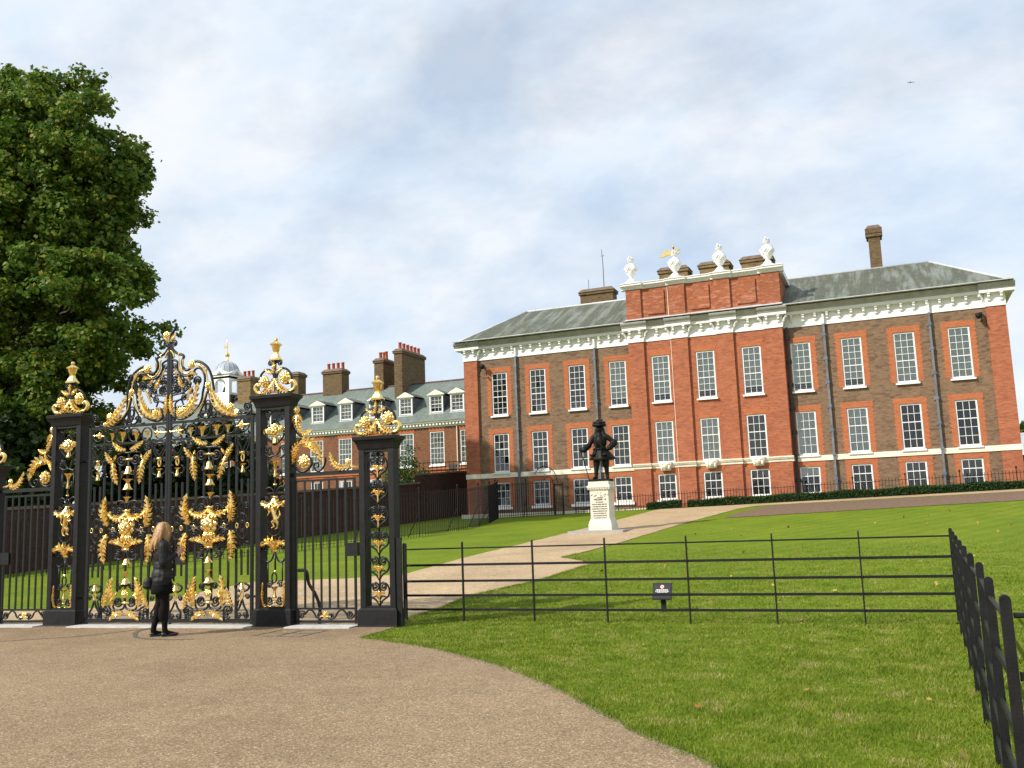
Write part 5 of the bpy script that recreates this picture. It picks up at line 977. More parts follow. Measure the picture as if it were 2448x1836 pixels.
EXTRA = [('C', (.19, 4.42), .07, 40, 1), ('C', (.33, 4.30), .065, 200, -1), ('C', (.16, 4.22), .07, 300, 1), ('C', (.30, 4.06), .06, 120, -1), ('C', (.46, 4.42), .06, 20, 1), ('C', (.58, 4.30), .055, 250, 1), ('C', (.45, 4.16), .05, 90, -1),
    ('S', [(.05, 3.66), (.14, 3.78), (.12, 3.95), (.24, 4.02), (.30, 3.92)], .011), ('S', [(.05, 4.30), (.12, 4.36), (.22, 4.34), (.30, 4.40), (.40, 4.36), (.50, 4.42)], .010), ('S', [(.10, 4.12), (.20, 4.14), (.34, 4.18), (.46, 4.30)], .010),
    ('L', (.22, 3.66), (.18, 3.78), (.20, 3.90), .07), ('L', (.10, 4.60), (.16, 4.54), (.16, 4.46), .05), ('L', (.36, 4.44), (.42, 4.40), (.44, 4.32), .05), ('L', (.70, 4.58), (.78, 4.50), (.82, 4.40), .05), ('L', (.86, 4.30), (.90, 4.20), (.88, 4.08), .06), ('L', (.30, 4.80), (.28, 4.72), (.30, 4.62), .05),
    ('R', (.64, 4.62), .035), ('R', (.20, 4.86), .035), ('C', (.70, 3.72), .06, 0, 1), ('C', (.86, 3.72), .05, 180, -1), ('C', (1.12, 3.74), .05, 90, 1), ('S', [(.55, 3.64), (.70, 3.66), (.84, 3.64), (1.0, 3.66), (1.2, 3.64)], .010)]
# ---- the two main leaves
def gate_leaf(label):
    t = thing('gate_leaf', label, 'gate', gw(-2.1625, .11), GA, 'main gate leaves', local=True)
    bar(t, .004, .052, .06, 5.02, -.02, .03, 'meeting_stile'); bar(t, 1.742, 1.79, .04, 3.63, -.02, .03, 'hanging_stile')
    bar(t, .052, 1.742, 3.585, 3.63, -.015, .025, 'rail'); bar(t, .052, 1.742, 3.275, 3.315, -.015, .025, 'rail'); bar(t, .052, 1.742, .06, .125, -.018, .028, 'rail')
    for x in (.41, 1.44): bar(t, x-.019, x+.019, .125, 3.275, .0, .03)
    for x in (.58, .75, 1.10, 1.27): bar(t, x-.017, x+.017, .60, 3.0)
    bar(t, .925-.016, .925+.016, .42, 2.9)
    for x in (.16, .29, 1.54, 1.67):
        bar(t, x-.015, x+.015, .86, 1.30); bar(t, x-.015, x+.015, 2.02, 2.52)
    ornament(ORN['leafpan'], t, -.005); ornament(ORN['band'], t, .0); ornament(ORN['over'], t, .0); ornament(EXTRA, t, .012)
    for z in (.5, 3.0): B().tube([(1.79, .0, z), (1.95, 0, z)], .022, 8).obj('hinge', MT['iron'], t)
    return t
gr = gate_leaf('tall black and gilt gate leaf beside the high post with the gilt unicorn')
B().box(.07, .36, -.02, .045, 1.06, 1.26).obj('lock_box', MT['iron'], gr)
B().box(.0, .08, -.03, .05, -.0, .07).ell((.04, 0, .02), (.05, .04, .04), 8, 6).obj('gate_stop', MT['steel'], gr)
gl_ = copy_tree(gr); gl_.name = 'gate_leaf.001'; gl_.scale = (-1, 1, 1); gl_['label'] = 'tall black and gilt gate leaf beside the high post with the gilt lion'
for ch in list(gl_.children):
    if ch.name.startswith(('lock_box', 'gate_stop')): bpy.data.objects.remove(ch)
# crest scroll on top of the meeting stile
cr = smooth_curve([(0, 0, 4.98), (.0, 0, 5.15), (.03, 0, 5.26), (.09, 0, 5.33), (.13, 0, 5.42), (.10, 0, 5.44)], 5)
B().tube(cr, .024, 7).obj('crest_scroll', MT['iron'], gr, True)
inst(ROS, 'gilt_rosette', gr, (-.075, -.02, 5.24), (0, 0, 0), (.07,)*3)
# ---- posts
def rect_loops(loops, cy):
    b = B()
    for (hx, hy, z) in loops: b.v += [(-hx, cy-hy, z), (hx, cy-hy, z), (hx, cy+hy, z), (-hx, cy+hy, z)]
    m = len(loops)
    for i in range(m-1):
        for k in range(4): b.f.append((4*i+k, 4*i+(k+1) % 4, 4*i+4+(k+1) % 4, 4*i+4+k))
    b.f += [(3, 2, 1, 0), (4*m-4, 4*m-3, 4*m-2, 4*m-1)]; return b
def lantern(parent, z):
    b = B(); F = lambda r0, r1, a, c: b.frustum((0, .11), r0*.74, r1*.74, z+a, z+c)
    F(.115, .118, .61, .635); F(.118, .10, .636, .65); F(.095, .045, .651, .735); F(.052, .052, .736, .755); F(.040, .058, .756, .80); F(.058, .082, .801, .89); F(.104, .108, .891, .908); F(.104, .020, .909, .965)
    b.ell((0, .11, z+.995), (.034, .034, .036), 10, 8)
    for s in (-.55, 0, .55):
        for (px, py) in ((s, -1), (s, 1), (-1, s), (1, s)): b.tube([(px*.046, .11+py*.046, z+.80), (px*.065, .11+py*.065, z+.888)], .007, 5)
    b.obj('gilt_lantern', MT['gold'], parent)
def post(label, u, H, hw, panel, label_group='gate posts'):
    t = thing('gate_post', label, 'gate post', gw(u, 0), GA, label_group, local=True)
    rect_loops([(hw+.045, .155, -.15), (hw+.045, .155, .02), (hw+.035, .145, .03), (hw+.035, .145, .27), (hw+.015, .125, .285), (hw+.012, .122, .30)], .11).obj('plinth', MT['ironm'], t)
    for s in (-1, 1): B().box(s*hw if s < 0 else hw-.095, s*hw+.095 if s < 0 else hw, 0, .22, .30, H-.22).obj('side_plate', MT['ironm'], t)
    B().box(-hw+.095, hw-.095, .01, .21, .30, .335).obj('bottom_rail', MT['ironm'], t); B().box(-hw+.095, hw-.095, .01, .21, H-.26, H-.22).obj('top_rail', MT['ironm'], t)
    rect_loops([(hw, .11, H-.225), (hw+.012, .122, H-.20), (hw+.015, .125, H-.185), (hw+.03, .14, H-.13), (hw+.055, .165, H-.085), (hw+.065, .175, H-.075), (hw+.08, .19, H-.06), (hw+.085, .195, H-.01), (hw+.06, .17, H)], .11).obj('cap', MT['ironm'], t)
    ornament(ORN['finial'], t, .10, H-3.945); lantern(t, H)
    if panel == 'tall': ornament(ORN['postpan'], t, .07)
    else:
        for i in range(6):
            z = .36+.41*i; E_ = []
            for s in (-1, 1):
                E_ += [('S', [(0, z-.02), (s*.06, z+.06), (s*.155, z+.13), (s*.175, z+.23), (s*.13, z+.32), (s*.06, z+.335)], .011), ('C', (s*.075, z+.275), .062, 90, s), ('L', (s*.005, z+.10), (s*.03, z+.24), (s*.11, z+.165), .055), ('S', [(0, z+.06), (s*.05, z+.13), (s*.14, z+.10)], .009)]
            E_ += [('G', [(0, z+.0), (0, z+.10), (0, z+.20)], .013)]
            ornament(E_, t, .07, .0, 0)
        ornament([('S', [(0, .34), (0, 2.85)], .011), ('C', (-.075, 2.79), .05, 90, -1), ('C', (.075, 2.79), .05, 90, 1)], t, .085)
    return t
pr = post('high gate post with gilt unicorn panel and lantern finial, between main and side gate', .085, 3.945, .335, 'tall')
pl = post('high gate post with gilt lion panel and lantern finial behind the woman', -4.41, 3.91, .335, 'tall')
ps = post('shorter gate post with stacked lyre scrolls where the field fence begins', 2.06, 3.10, .315, 'short')
pf = post('shorter gate post cut off by the edge of the picture', -6.385, 3.04, .315, 'short')
B().box(.32, .42, .02, .06, .03, 1.42).obj('fence_bracket', MT['ironm'], ps)
def blobs(parent, prims, name, off, voxel=.010, mat='gold', it=2):
    b = B()
    for p in prims:
        if p[0] == 'c': b.cap(p[1], p[2], p[3], p[4], 8)
        else: b.ell(p[1], p[2], 10, 8)
    return remesh(b, name, MT[mat], parent, voxel, it, off)
y_ = .05
# rampant lion (faces the unicorn) and rampant unicorn
lion = [('c', (-.02, y_, 1.80), (.02, y_, 1.99), .042, .055), ('e', (.035, y_-.01, 2.07), (.060, .05, .062)), ('c', (.06, y_-.02, 2.06), (.10, y_-.02, 2.05), .03, .022), ('c', (.03, y_, 2.00), (.10, y_-.02, 1.97), .024, .016), ('c', (.10, y_-.02, 1.97), (.125, y_-.02, 2.0), .016, .014), ('c', (.03, y_, 1.96), (.09, y_-.01, 1.90), .024, .016), ('c', (.09, y_-.01, 1.90), (.12, y_, 1.93), .016, .013),
        ('c', (-.02, y_, 1.79), (.055, y_, 1.76), .04, .028), ('c', (.055, y_, 1.76), (.02, y_, 1.68), .026, .018), ('c', (.02, y_, 1.68), (.07, y_, 1.66), .016, .014), ('c', (-.03, y_, 1.79), (-.07, y_, 1.72), .036, .024), ('c', (-.07, y_, 1.72), (-.05, y_, 1.65), .02, .016), ('c', (-.05, y_, 1.65), (-.01, y_, 1.64), .015, .013),
        ('c', (-.05, y_, 1.81), (-.11, y_, 1.88), .015, .012), ('c', (-.11, y_, 1.88), (-.09, y_, 1.98), .012, .012), ('e', (-.085, y_, 2.01), (.026, .02, .034))]
blobs(pl, lion, 'lion_figure', (0, 0, -.0))
uni = [('c', (.03, y_, 1.79), (-.02, y_, 1.97), .042, .046), ('c', (-.02, y_, 1.98), (-.03, y_, 2.09), .036, .026), ('c', (-.03, y_, 2.10), (-.09, y_, 2.06), .026, .017), ('c', (-.045, y_, 2.12), (-.065, y_, 2.22), .010, .004), ('c', (.0, y_, 2.0), (.0, y_, 2.10), .03, .018), ('c', (-.03, y_, 1.98), (-.12, y_, 1.99), .022, .015), ('c', (-.12, y_, 1.99), (-.11, y_, 1.93), .014, .012), ('c', (-.03, y_, 1.95), (-.10, y_, 1.91), .022, .014), ('c', (-.10, y_, 1.91), (-.13, y_, 1.86), .013, .012),
       ('c', (.03, y_, 1.78), (-.04, y_, 1.75), .04, .026), ('c', (-.04, y_, 1.75), (.0, y_, 1.67), .02, .014), ('c', (.0, y_, 1.67), (-.05, y_, 1.65), .013, .013), ('c', (.04, y_, 1.78), (.07, y_, 1.71), .034, .022), ('c', (.07, y_, 1.71), (.06, y_, 1.64), .016, .013), ('c', (.06, y_, 1.64), (.02, y_, 1.63), .013, .012), ('c', (.06, y_, 1.79), (.12, y_, 1.86), .014, .018), ('c', (.12, y_, 1.86), (.10, y_, 1.96), .02, .008)]
blobs(pr, uni, 'unicorn_figure', (0, 0, 0))
# ---- side wickets
def wicket(label, u, scale, extra):
    t = thing('side_gate', label, 'gate', gw(u, .11), GA, 'side wicket gates', local=True); t.scale = (scale, 1, 1)
    bar(t, .335, 1.665, 2.50, 2.565, -.03, .03, 'lintel')
    bar(t, .375, .41, .05, 2.44, -.015, .02, 'stile'); bar(t, 1.50, 1.535, .05, 2.44, -.015, .02, 'stile'); bar(t, .41, 1.50, 2.405, 2.44, -.015, .02, 'rail'); bar(t, .41, 1.50, .275, .305, -.015, .02, 'rail'); bar(t, .41, 1.50, .06, .10, -.015, .02, 'rail')
    for i in range(6): x = .41 + 1.09*(i+1)/7; bar(t, x-.015, x+.015, .305, 2.405, -.010, .014)
    E_ = []
    for s, x0 in ((1, .50), (-1, 1.41)):
        E_ += [('C', (x0, .19), .062, 0, s), ('S', [(x0+s*.06, .20), (x0+s*.14, .27), (x0+s*.22, .24), (x0+s*.28, .15), (x0+s*.36, .12)], .011), ('C', (x0+s*.36, .17), .05, 180, -s), ('L', (.955, .14), (.955+s*.02, .2), (.955+s*.09, .16), .05)]
    E_ += [('R', (.955, .20), .045)]
    ornament(E_, t, 0)
    bar(t, 1.36, 1.58, 1.14, 1.36, -.04, .04, 'lock_box')
    ornament(ORN['wicket'], t, 0)
    return t
w1 = wicket('black side gate with gilt scroll crest between the high and the shorter post', .085, 1, True)
B().tube(smooth_curve([(.42, .03, .92), (.56, .05, .90), (.60, .06, .70), (.70, .10, .52), (.76, .14, .30), (.74, .16, .03)], 4), .03, 6).obj('drop_stay', MT['iron'], w1)
w2 = wicket('black side gate with gilt scroll crest at the edge of the picture', -4.41, -1, False)
# ------------------------------------------------------------------ estate fences
def fence_post(par, x, y, h, wx, wy, z=None):
    zz = Tz(x, y) if z is None else z
    b = B(); arc_ = [(math.cos(a), math.sin(a)) for a in np.linspace(0, math.pi, 7)]
    if wx >= wy: b.prism_y([(x-wx, zz-.15), (x+wx, zz-.15)] + [(x+wx*c_, zz+h-wx+wx*s_) for c_, s_ in arc_], y-wy, y+wy)
    else: b.prism_x([(y-wy, zz-.15), (y+wy, zz-.15)] + [(y+wy*c_, zz+h-wy+wy*s_) for c_, s_ in arc_], x-wx, x+wx)
    return b.obj('post', MT['ironm'], par)
ff = thing('field_fence', 'black five-bar estate fence across the lawn from the gate post', 'fence', (-3.6, 14.3, 0))
for x in (-7.88, -6.79, -5.54, -4.32, -3.03, -1.76, -.56): fence_post(ff, x, 14.3, 1.31, .010 if x > -7.6 else .03, .022)
for z, r in ((1.20, .0125), (.93, 0), (.665, 0), (.43, 0), (.20, 0)):
    if r: B().tube([(-7.88, 14.3, z), (.62, 14.3, z+.01)], r, 8).obj('rail', MT['ironm'], ff)
    else: B().box(-7.88, .62, 14.292, 14.308, z-.019, z+.019).obj('rail', MT['ironm'], ff)
sf = thing('side_fence', 'black five-bar estate fence running towards the viewer on the grass', 'fence', (.5, 9, 0))
SY = [14.55, 13.28, 11.95, 10.58, 9.28, 8.02, 6.80, 5.62, 4.72]
SXT = [.645, .61, .575, .54, .505, .475, .45, .408, .40]; SHT = [1.31, 1.30, 1.29, 1.285, 1.28, 1.275, 1.275, 1.265, 1.25]
SX = lambda y: float(np.interp(y, SY[::-1], SXT[::-1])); SH = lambda y: float(np.interp(y, SY[::-1], SHT[::-1]))
for y in SY: fence_post(sf, SX(y), y, SH(y), .023, .009 if y > 4.8 else .022, 0)
for z, r in ((1.20, .0125), (.93, 0), (.665, 0), (.43, 0), (.20, 0)):
    P = [(SX(y), y, z*SH(y)/1.31) for y in SY]
    if r: B().tube(P, r, 8).obj('rail', MT['ironm'], sf)
    else:
        b = B()
        for p in P: b.v += [(p[0]-.008, p[1], p[2]-.019), (p[0]+.008, p[1], p[2]-.019), (p[0]+.008, p[1], p[2]+.019), (p[0]-.008, p[1], p[2]+.019)]
        for i in range(len(P)-1):
            for k in range(4): b.f.append((4*i+k, 4*i+(k+1) % 4, 4*i+4+(k+1) % 4, 4*i+4+k))
        b.obj('rail', MT['ironm'], sf)
rf = thing('return_fence', 'short return of the estate fence leaving the picture beside the nearest post', 'fence', (1.6, 4.72, 0))
for z, r in ((1.16, .0125), (.90, 0), (.65, 0), (.42, 0), (.20, 0)):
    if r: B().tube([(SX(4.72)+.028, 4.72, z), (3.2, 4.75, z)], r, 8).obj('rail', MT['ironm'], rf)
    else: B().box(SX(4.72)+.028, 3.2, 4.712, 4.728, z-.019, z+.019).obj('rail', MT['ironm'], rf)
for x in (1.7, 3.0): fence_post(rf, x, 4.74, 1.31, .010, .022, 0)
# ------------------------------------------------------------------ small notice on the lawn
MT['signgrey'] = plain('sign_grey', (.016, .0165, .021), .6, .1, 4, spec=.2); MT['signface'] = plain('sign_face', (.028, .029, .033), .6, .1, 4, spec=.2); MT['signwhite'] = plain('sign_white', (.8, .8, .8), .6, .02, 4); MT['signred'] = plain('sign_red', (.55, .03, .03), .5, .02, 4)
sg = thing('notice', 'small tilted dark grey notice board on a short post in the lawn', 'sign', (-3.80, 15.9, 0))
q = Matrix.Rotation(R(-24), 4, 'X'); cc = Vector((-3.81, 15.85, .35))
def sboard(b_, name, mat, par):
    for i, v in enumerate(b_.v): b_.v[i] = tuple(cc + q @ Vector(v))
    return b_.obj(name, mat, par)
B().box(-3.85, -3.77, 15.87, 15.93, -.2, .30).obj('post', MT['rail'], sg)
bd = sboard(B().box(-.165, .165, -.012, .012, -.145, .145).box(-.165, .165, -.02, -.012, -.145, -.135), 'board', MT['signgrey'], sg)
sboard(B().box(-.138, .138, -.0145, -.0122, -.118, .118), 'face_plate', MT['signface'], bd)
ring = B().prism_y([(.036*math.cos(a)*1, .075+.036*math.sin(a)) for a in np.linspace(0, 2*math.pi, 20, endpoint=False)], -.0175, -.0146); sboard(ring, 'prohibition_ring', MT['signred'], bd)
sboard(B().prism_y([(.028*math.cos(a), .075+.028*math.sin(a)) for a in np.linspace(0, 2*math.pi, 20, endpoint=False)], -.0195, -.0176), 'prohibition_disc', MT['signwhite'], bd)
sboard(B().box(-.006, .008, -.0215, -.0196, .060, .090).prism_y([(-.022, .092), (-.016, .096), (.022, .058), (.016, .054)], -.0215, -.0196), 'prohibition_mark', MT['signred'], bd)
tx = B(); rnd = random.Random(5)
for j, (z, w) in enumerate([(.027, .10), (.011, .11), (-.005, .115), (-.021, .09), (-.052, .105), (-.068, .08)]):
    x = -w
    while x < w - .01:
        l = rnd.uniform(.012, .034); l = min(l, w-x); tx.box(x, x+l, -.0165, -.0146, z-.0042, z+.0042); x += l+.008
stuff(sboard(tx, 'lettering', MT['signwhite'], bd))

# ------------------------------------------------------------------ statue on its pedestal
PXc, PYc = -10.95, 36.25; gz = Tz(PXc, PYc)
slab = tag(B().box(PXc-1.12, PXc+1.12, PYc-1.15, PYc+1.15, gz-.4, gz+.06).obj('stone_step', MT['granite']), 'low square granite step under the statue pedestal', 'step')
ped = thing('pedestal', 'inscribed pale stone pedestal carrying the bronze statue', 'pedestal', (PXc, PYc, gz))
pz = gz + .055
def pedb(loops, name, mat='stone2'):
    b = B()
    for (h, z) in loops: b.v += [(PXc-h, PYc-h, z), (PXc+h, PYc-h, z), (PXc+h, PYc+h, z), (PXc-h, PYc+h, z)]
    m = len(loops)
    for i in range(m-1):
        for k in range(4): b.f.append((4*i+k, 4*i+(k+1) % 4, 4*i+4+(k+1) % 4, 4*i+4+k))
    b.f += [(3, 2, 1, 0), (4*m-4, 4*m-3, 4*m-2, 4*m-1)]; return b.obj(name, MT[mat], ped)
pedb([(.47, pz-.02), (.47, pz+.22), (.46, pz+.26), (.43, pz+.36), (.405, pz+.43), (.395, pz+.46)], 'base')
pedb([(.385, pz+.461), (.375, 2.62)], 'die')
pedb([(.38, 2.621), (.39, 2.66), (.42, 2.70), (.475, 2.76), (.475, 2.82), (.45, 2.84), (.42, 2.86), (.42, 3.00)], 'cornice')
dt = B()
for s in range(9):
    x = PXc-.42+.105*s; dt.box(x-.03, x+.03, PYc-.455, PYc-.40, 2.69, 2.745); dt.box(PXc+.40, PXc+.455, PYc-.42+.105*s-.03, PYc-.42+.105*s+.03, 2.69, 2.745)
stuff(dt.obj('dentils', MT['stone2'], ped))
cv = B(); fy = PYc-.382
cv.ell((PXc, fy, 2.46), (.10, .035, .08), 10, 8); cv.box(PXc-.12, PXc+.12, fy-.03, fy+.02, 2.36, 2.41)
for s in (-1, 1):
    cv.tube(smooth_curve([(PXc+s*.08, fy, 2.50), (PXc+s*.18, fy-.01, 2.47), (PXc+s*.27, fy, 2.52), (PXc+s*.36, fy, 2.46)], 4), [.03]*13, 6); cv.ell((PXc+s*.2, fy, 2.43), (.06, .025, .035), 8, 6); cv.ell((PXc+s*.06, fy-.02, 2.55), (.03, .03, .03), 8, 6)
cv.obj('carved_crest', MT['stone2'], ped, True)
MT['letter'] = plain('inscription', (.09, .075, .06), .8, .1, 5); MT['letter_red'] = plain('inscription_red', (.45, .10, .05), .8, .1, 5)
def text_obj(s, size, x, y, z, mat, par, name='inscription', align='CENTER', bold=.0):
    cu = bpy.data.curves.new(name, 'FONT'); cu.body = s; cu.size = size; cu.align_x = align; cu.extrude = .004; cu.offset = bold; cu.resolution_u = 2
    t = bpy.data.objects.new('tmp', cu); C.objects.link(t); t.rotation_euler = (R(90), 0, 0)
    dg = bpy.context.evaluated_depsgraph_get(); me = bpy.data.meshes.new_from_object(t.evaluated_get(dg)); bpy.data.objects.remove(t)
    me.transform(Matrix.Translation(Vector((x, y, z)) - org(par)) @ Matrix.Rotation(R(90), 4, 'X')); me.materials.clear(); me.materials.append(MT[mat]); me.name = name
    o = bpy.data.objects.new(name, me); lin(o, par); return o
lines = ['OF ORANGE', 'KING OF GREAT BRITAIN', 'AND IRELAND 1689-1702', 'PRESENTED BY WILLIAM II', 'GERMAN EMPEROR AND', 'KING OF PRUSSIA TO', 'KING EDWARD VII FOR', 'THE BRITISH NATION', '1907']
text_obj('WILLIAM', .088, PXc-.05, PYc-.384, 2.255, 'letter', ped, bold=.002); text_obj('III', .088, PXc+.24, PYc-.384, 2.255, 'letter_red', ped, bold=.003)
for j, s in enumerate(lines): text_obj(s, .054, PXc, PYc-.385-.0006*j, 2.165-.089*j, 'letter', ped, bold=.0012)
# bronze figure: hat, wig, coat with flared skirts, cane
st = thing('statue', 'dark bronze statue of a man in plumed hat and frock coat leaning on a cane', 'statue', (PXc, PYc, 3.0))
Z0 = 3.10; X0 = PXc+.04; Y0 = PYc
B().box(PXc-.40, PXc+.40, PYc-.38, PYc+.38, 3.002, 3.10).obj('plinth', MT['bronze'], st)
S = lambda x, y, z: (X0+x, Y0+y, Z0+z)
b = B()
# legs with riding boots
for s, fx, fy, kx in ((-1, -.21, -.10, -.17), (1, .22, .05, .19)):
    b.cap(S(s*.12, 0, 1.02), S(kx, fy*.5-.02, .66), .150, .125); b.cap(S(kx, fy*.5-.02, .66), S(fx, fy, .10), .125, .075); b.cap(S(kx, fy*.5-.02, .70), S(kx*1.02, fy*.5-.02, .58), .150, .135); b.cap(S(fx, fy, .06), S(fx+s*.05, fy-.20, .035), .075, .05)
# torso, cuirass, collar
b.ell(S(0, 0, 1.15), (.27, .21, .24)); b.ell(S(0, -.01, 1.48), (.28, .22, .32)); b.ell(S(0, -.06, 1.50), (.20, .20, .26)); b.cap(S(-.24, 0, 1.70), S(.24, 0, 1.70), .12, .12); b.cap(S(0, 0, 1.75), S(0, -.02, 1.90), .11, .09); b.ell(S(0, -.12, 1.74), (.12, .08, .13))
# head with long curled wig
b.ell(S(0, -.05, 2.02), (.105, .125, .145)); b.ell(S(0, -.17, 2.00), (.022, .03, .035)); b.ell(S(0, .02, 2.0), (.15, .14, .17))
for s in (-1, 1): b.cap(S(s*.13, .0, 2.0), S(s*.17, -.02, 1.74), .075, .085); b.ell(S(s*.19, -.04, 1.66), (.08, .08, .1))
b.cap(S(0, .10, 1.98), S(0, .14, 1.62), .13, .14)
# his right arm out to the cane, his left arm on the hip
b.cap(S(-.30, .0, 1.68), S(-.46, -.08, 1.36), .11, .10); b.cap(S(-.46, -.08, 1.36), S(-.62, -.24, 1.20), .12, .13); b.cap(S(-.60, -.22, 1.21), S(-.72, -.32, 1.17), .07, .055); b.ell(S(-.755, -.34, 1.165), (.06, .055, .05))
b.cap(S(.30, .0, 1.68), S(.58, .05, 1.44), .11, .10); b.cap(S(.58, .05, 1.44), S(.42, -.10, 1.24), .13, .12); b.cap(S(.42, -.1, 1.24), S(.33, -.16, 1.18), .07, .06); b.ell(S(.31, -.17, 1.17), (.06, .06, .05)); b.ell(S(.50, -.02, 1.33), (.15, .13, .12))
bodyst = remesh(b, 'figure', MT['bronze'], st, .022, 3)
# coat skirts
b = B(); n = 40; rings = [(1.26, .27, .22), (1.12, .31, .26), (.98, .37, .31), (.86, .43, .36), (.76, .47, .40)]
for (z, rx, ry) in rings:
    for k in range(n):
        a = 2*math.pi*k/n; f = 1+.07*math.sin(a*9)*(1.3-z)/.5
        fl = .12*max(0, math.cos(a-.25))*(1.26-z)/.5
        b.v.append(S((rx+fl)*f*math.cos(a), ry*f*math.sin(a), z + (.05*math.cos(a*2)*(1.26-z))))
m = len(rings)
for i in range(m-1):
    for k in range(n): b.f.append((i*n+k, i*n+(k+1) % n, (i+1)*n+(k+1) % n, (i+1)*n+k))
b.f += [tuple(range(n)), tuple(range((m-1)*n, m*n))]
b.obj('coat_skirt', MT['bronze'], st, True)
b = B()
for s in (-1, 1): b.box(X0+s*.26-.09, X0+s*.26+.09, Y0-.37, Y0-.28, Z0+.92, Z0+1.0); b.tube([S(s*.10, -.24, 1.6), S(s*.11, -.26, 1.2), S(s*.14, -.36, .80)], .018, 6)
b.tube(smooth_curve([S(-.22, -.18, 1.72), S(-.05, -.27, 1.52), S(.12, -.28, 1.32), S(.26, -.22, 1.18)], 4), .035, 6); b.tube(smooth_curve([S(-.27, -.10, 1.20), S(0, -.27, 1.20), S(.27, -.1, 1.20)], 4), .035, 6)
b.obj('sash', MT['bronze'], st, True)
b = B().lathe([(.10, 2.10), (.22, 2.085), (.285, 2.13), (.27, 2.19), (.19, 2.16), (.15, 2.20), (.155, 2.29), (.11, 2.34), (.02, 2.35)], S(0, -.02, 0), 20)
for i, v in enumerate(b.v):
    dx = v[0]-X0; b.v[i] = (v[0], v[1], v[2] + .10*abs(dx) - .05*(v[1]-Y0))
for j in range(14): b.ell(S(.19*math.cos(j*.45), -.02+.19*math.sin(j*.45), 2.24+.04*math.sin(j*1.7)), (.07, .07, .06), 7, 5)
for j in range(5): b.ell(S(-.10+.05*j, .02, 2.36+.02*math.sin(j*1.9)), (.05, .06, .04), 7, 5)
b.obj('plumed_hat', MT['bronze'], st, True)
B().tube([S(-.75, -.34, 1.24), S(-.60, -.30, .62), S(-.46, -.26, 0)], [.024, .018, .014], 6).ell(S(-.755, -.34, 1.25), (.035, .035, .035), 8, 6).obj('cane', MT['bronze'], st)

# ------------------------------------------------------------------ woman looking at the gates
MT['skin'] = plain('skin', (.52, .29, .20), .5, .05, 8); MT['jacket'] = plain('black_waxed_jacket', (.008, .008, .0092), .55, .3, 7, spec=.35, bump=.5); MT['skirt'] = plain('black_skirt', (.005, .005, .006), .9, .1, 6, spec=.15); MT['tights'] = plain('black_tights', (.008, .006, .0062), .85, .15, 9, spec=.15); MT['shoe'] = plain('black_shoes', (.012, .012, .014), .35, .1, 8)
def hair_mat():
    k = N('blonde_hair'); v = k.coord(); f = k.noise(k.mapping(v, (40, 40, 3.0)), 1.6, 5, .6)
    k.base(k.ramp(f, [(.3, (.16, .075, .022)), (.55, (.38, .21, .07)), (.78, (.60, .40, .17))])).rough(.45); k.bump(f, .6, .01); return k.m
MT['hair'] = hair_mat()
wm = thing('person', 'woman with long blonde hair in black jacket, skirt and tights standing before the gates', 'person', (-10.98, 11.95, .016), R(-44), local=True)
H = lambda x, y, z: (x, y, z)
# local frame: +Y is where she faces, +X her right side (towards the viewer)
b = B()
hq = Quaternion((0, 0, 1), R(42))
hd = lambda x, y, z: tuple(hq @ Vector((x, y, z)))     # head turned towards the gates
b.ell(hd(0, .02, 1.655), (.085, .105, .125), 14, 10, hq); b.ell(hd(0, .095, 1.60), (.055, .035, .05), 10, 7, hq); b.ell(hd(0, .128, 1.645), (.016, .022, .022)); b.ell(hd(.088, .01, 1.64), (.016, .025, .035), 10, 7, hq);
for s in (-1, 1): b.ell(hd(s*.034, .112, 1.672), (.014, .010, .010))
b.ell(hd(0, .118, 1.592), (.026, .014, .010)); b.cap((0, 0, 1.46), (0, .01, 1.58), .058, .055)
b.cap((-.14, -.01, 1.43), (.14, -.01, 1.43), .07, .07); b.ell((0, 0, 1.30), (.155, .105, .19), 14, 10); b.ell((0, 0, 1.06), (.135, .10, .18), 14, 10); b.ell((0, -.01, .90), (.165, .125, .13), 14, 10)
# arms: right elbow bent with the hand at the chest, left arm likewise
for s in (1, -1):
    b.cap((s*.185, -.015, 1.42), (s*.215, -.01, 1.15), .052, .044); b.cap((s*.215, -.01, 1.15), (s*.13, .21, 1.285), .044, .032); b.ell((s*.105, .245, 1.315), (.022, .040, .044))
    for j, (dx, dz, L_) in enumerate([(.012, .030, .07), (.004, .012, .078), (-.002, -.008, .072), (-.004, -.026, .058)]):
        p0 = Vector((s*(.098+dx), .27, 1.325+dz)); p1 = p0 + Vector((-s*.028, L_*.45, .012)); p2 = p1 + Vector((-s*.035, -.005, -.006)); b.cap(p0, p1, .0095, .009, 7); b.cap(p1, p2, .009, .0075, 7)
    b.cap((s*.112, .235, 1.345), (s*.085, .255, 1.385), .011, .009, 7)
for s, fy in ((1, .065), (-1, -.10)):
    b.cap((s*.085, -.01, .88), (s*.075, fy*.4, .50), .092, .058); b.cap((s*.075, fy*.4, .50), (s*.07, fy-.03, .09), .058, .036); b.cap((s*.07, fy-.02, .05), (s*.075, fy+.13, .03), .034, .024)
body = remesh(b, 'body', MT['skin'], wm, .009, 3, (0, 0, 0))
b = B()
for s, fy in ((1, .065), (-1, -.10)):
    b.cap((s*.085, -.01, .88), (s*.075, fy*.4, .50), .105, .067); b.ell((s*.074, fy*.3-.02, .36), (.063, .070, .15)); b.cap((s*.075, fy*.4, .50), (s*.07, fy-.03, .09), .067, .042); b.cap((s*.07, fy-.03, .10), (s*.07, fy-.01, .055), .043, .042); b.cap((s*.07, fy-.02, .055), (s*.075, fy+.10, .036), .042, .030)
remesh(b, 'tights', MT['tights'], wm, .012, 3, (0, 0, 0))
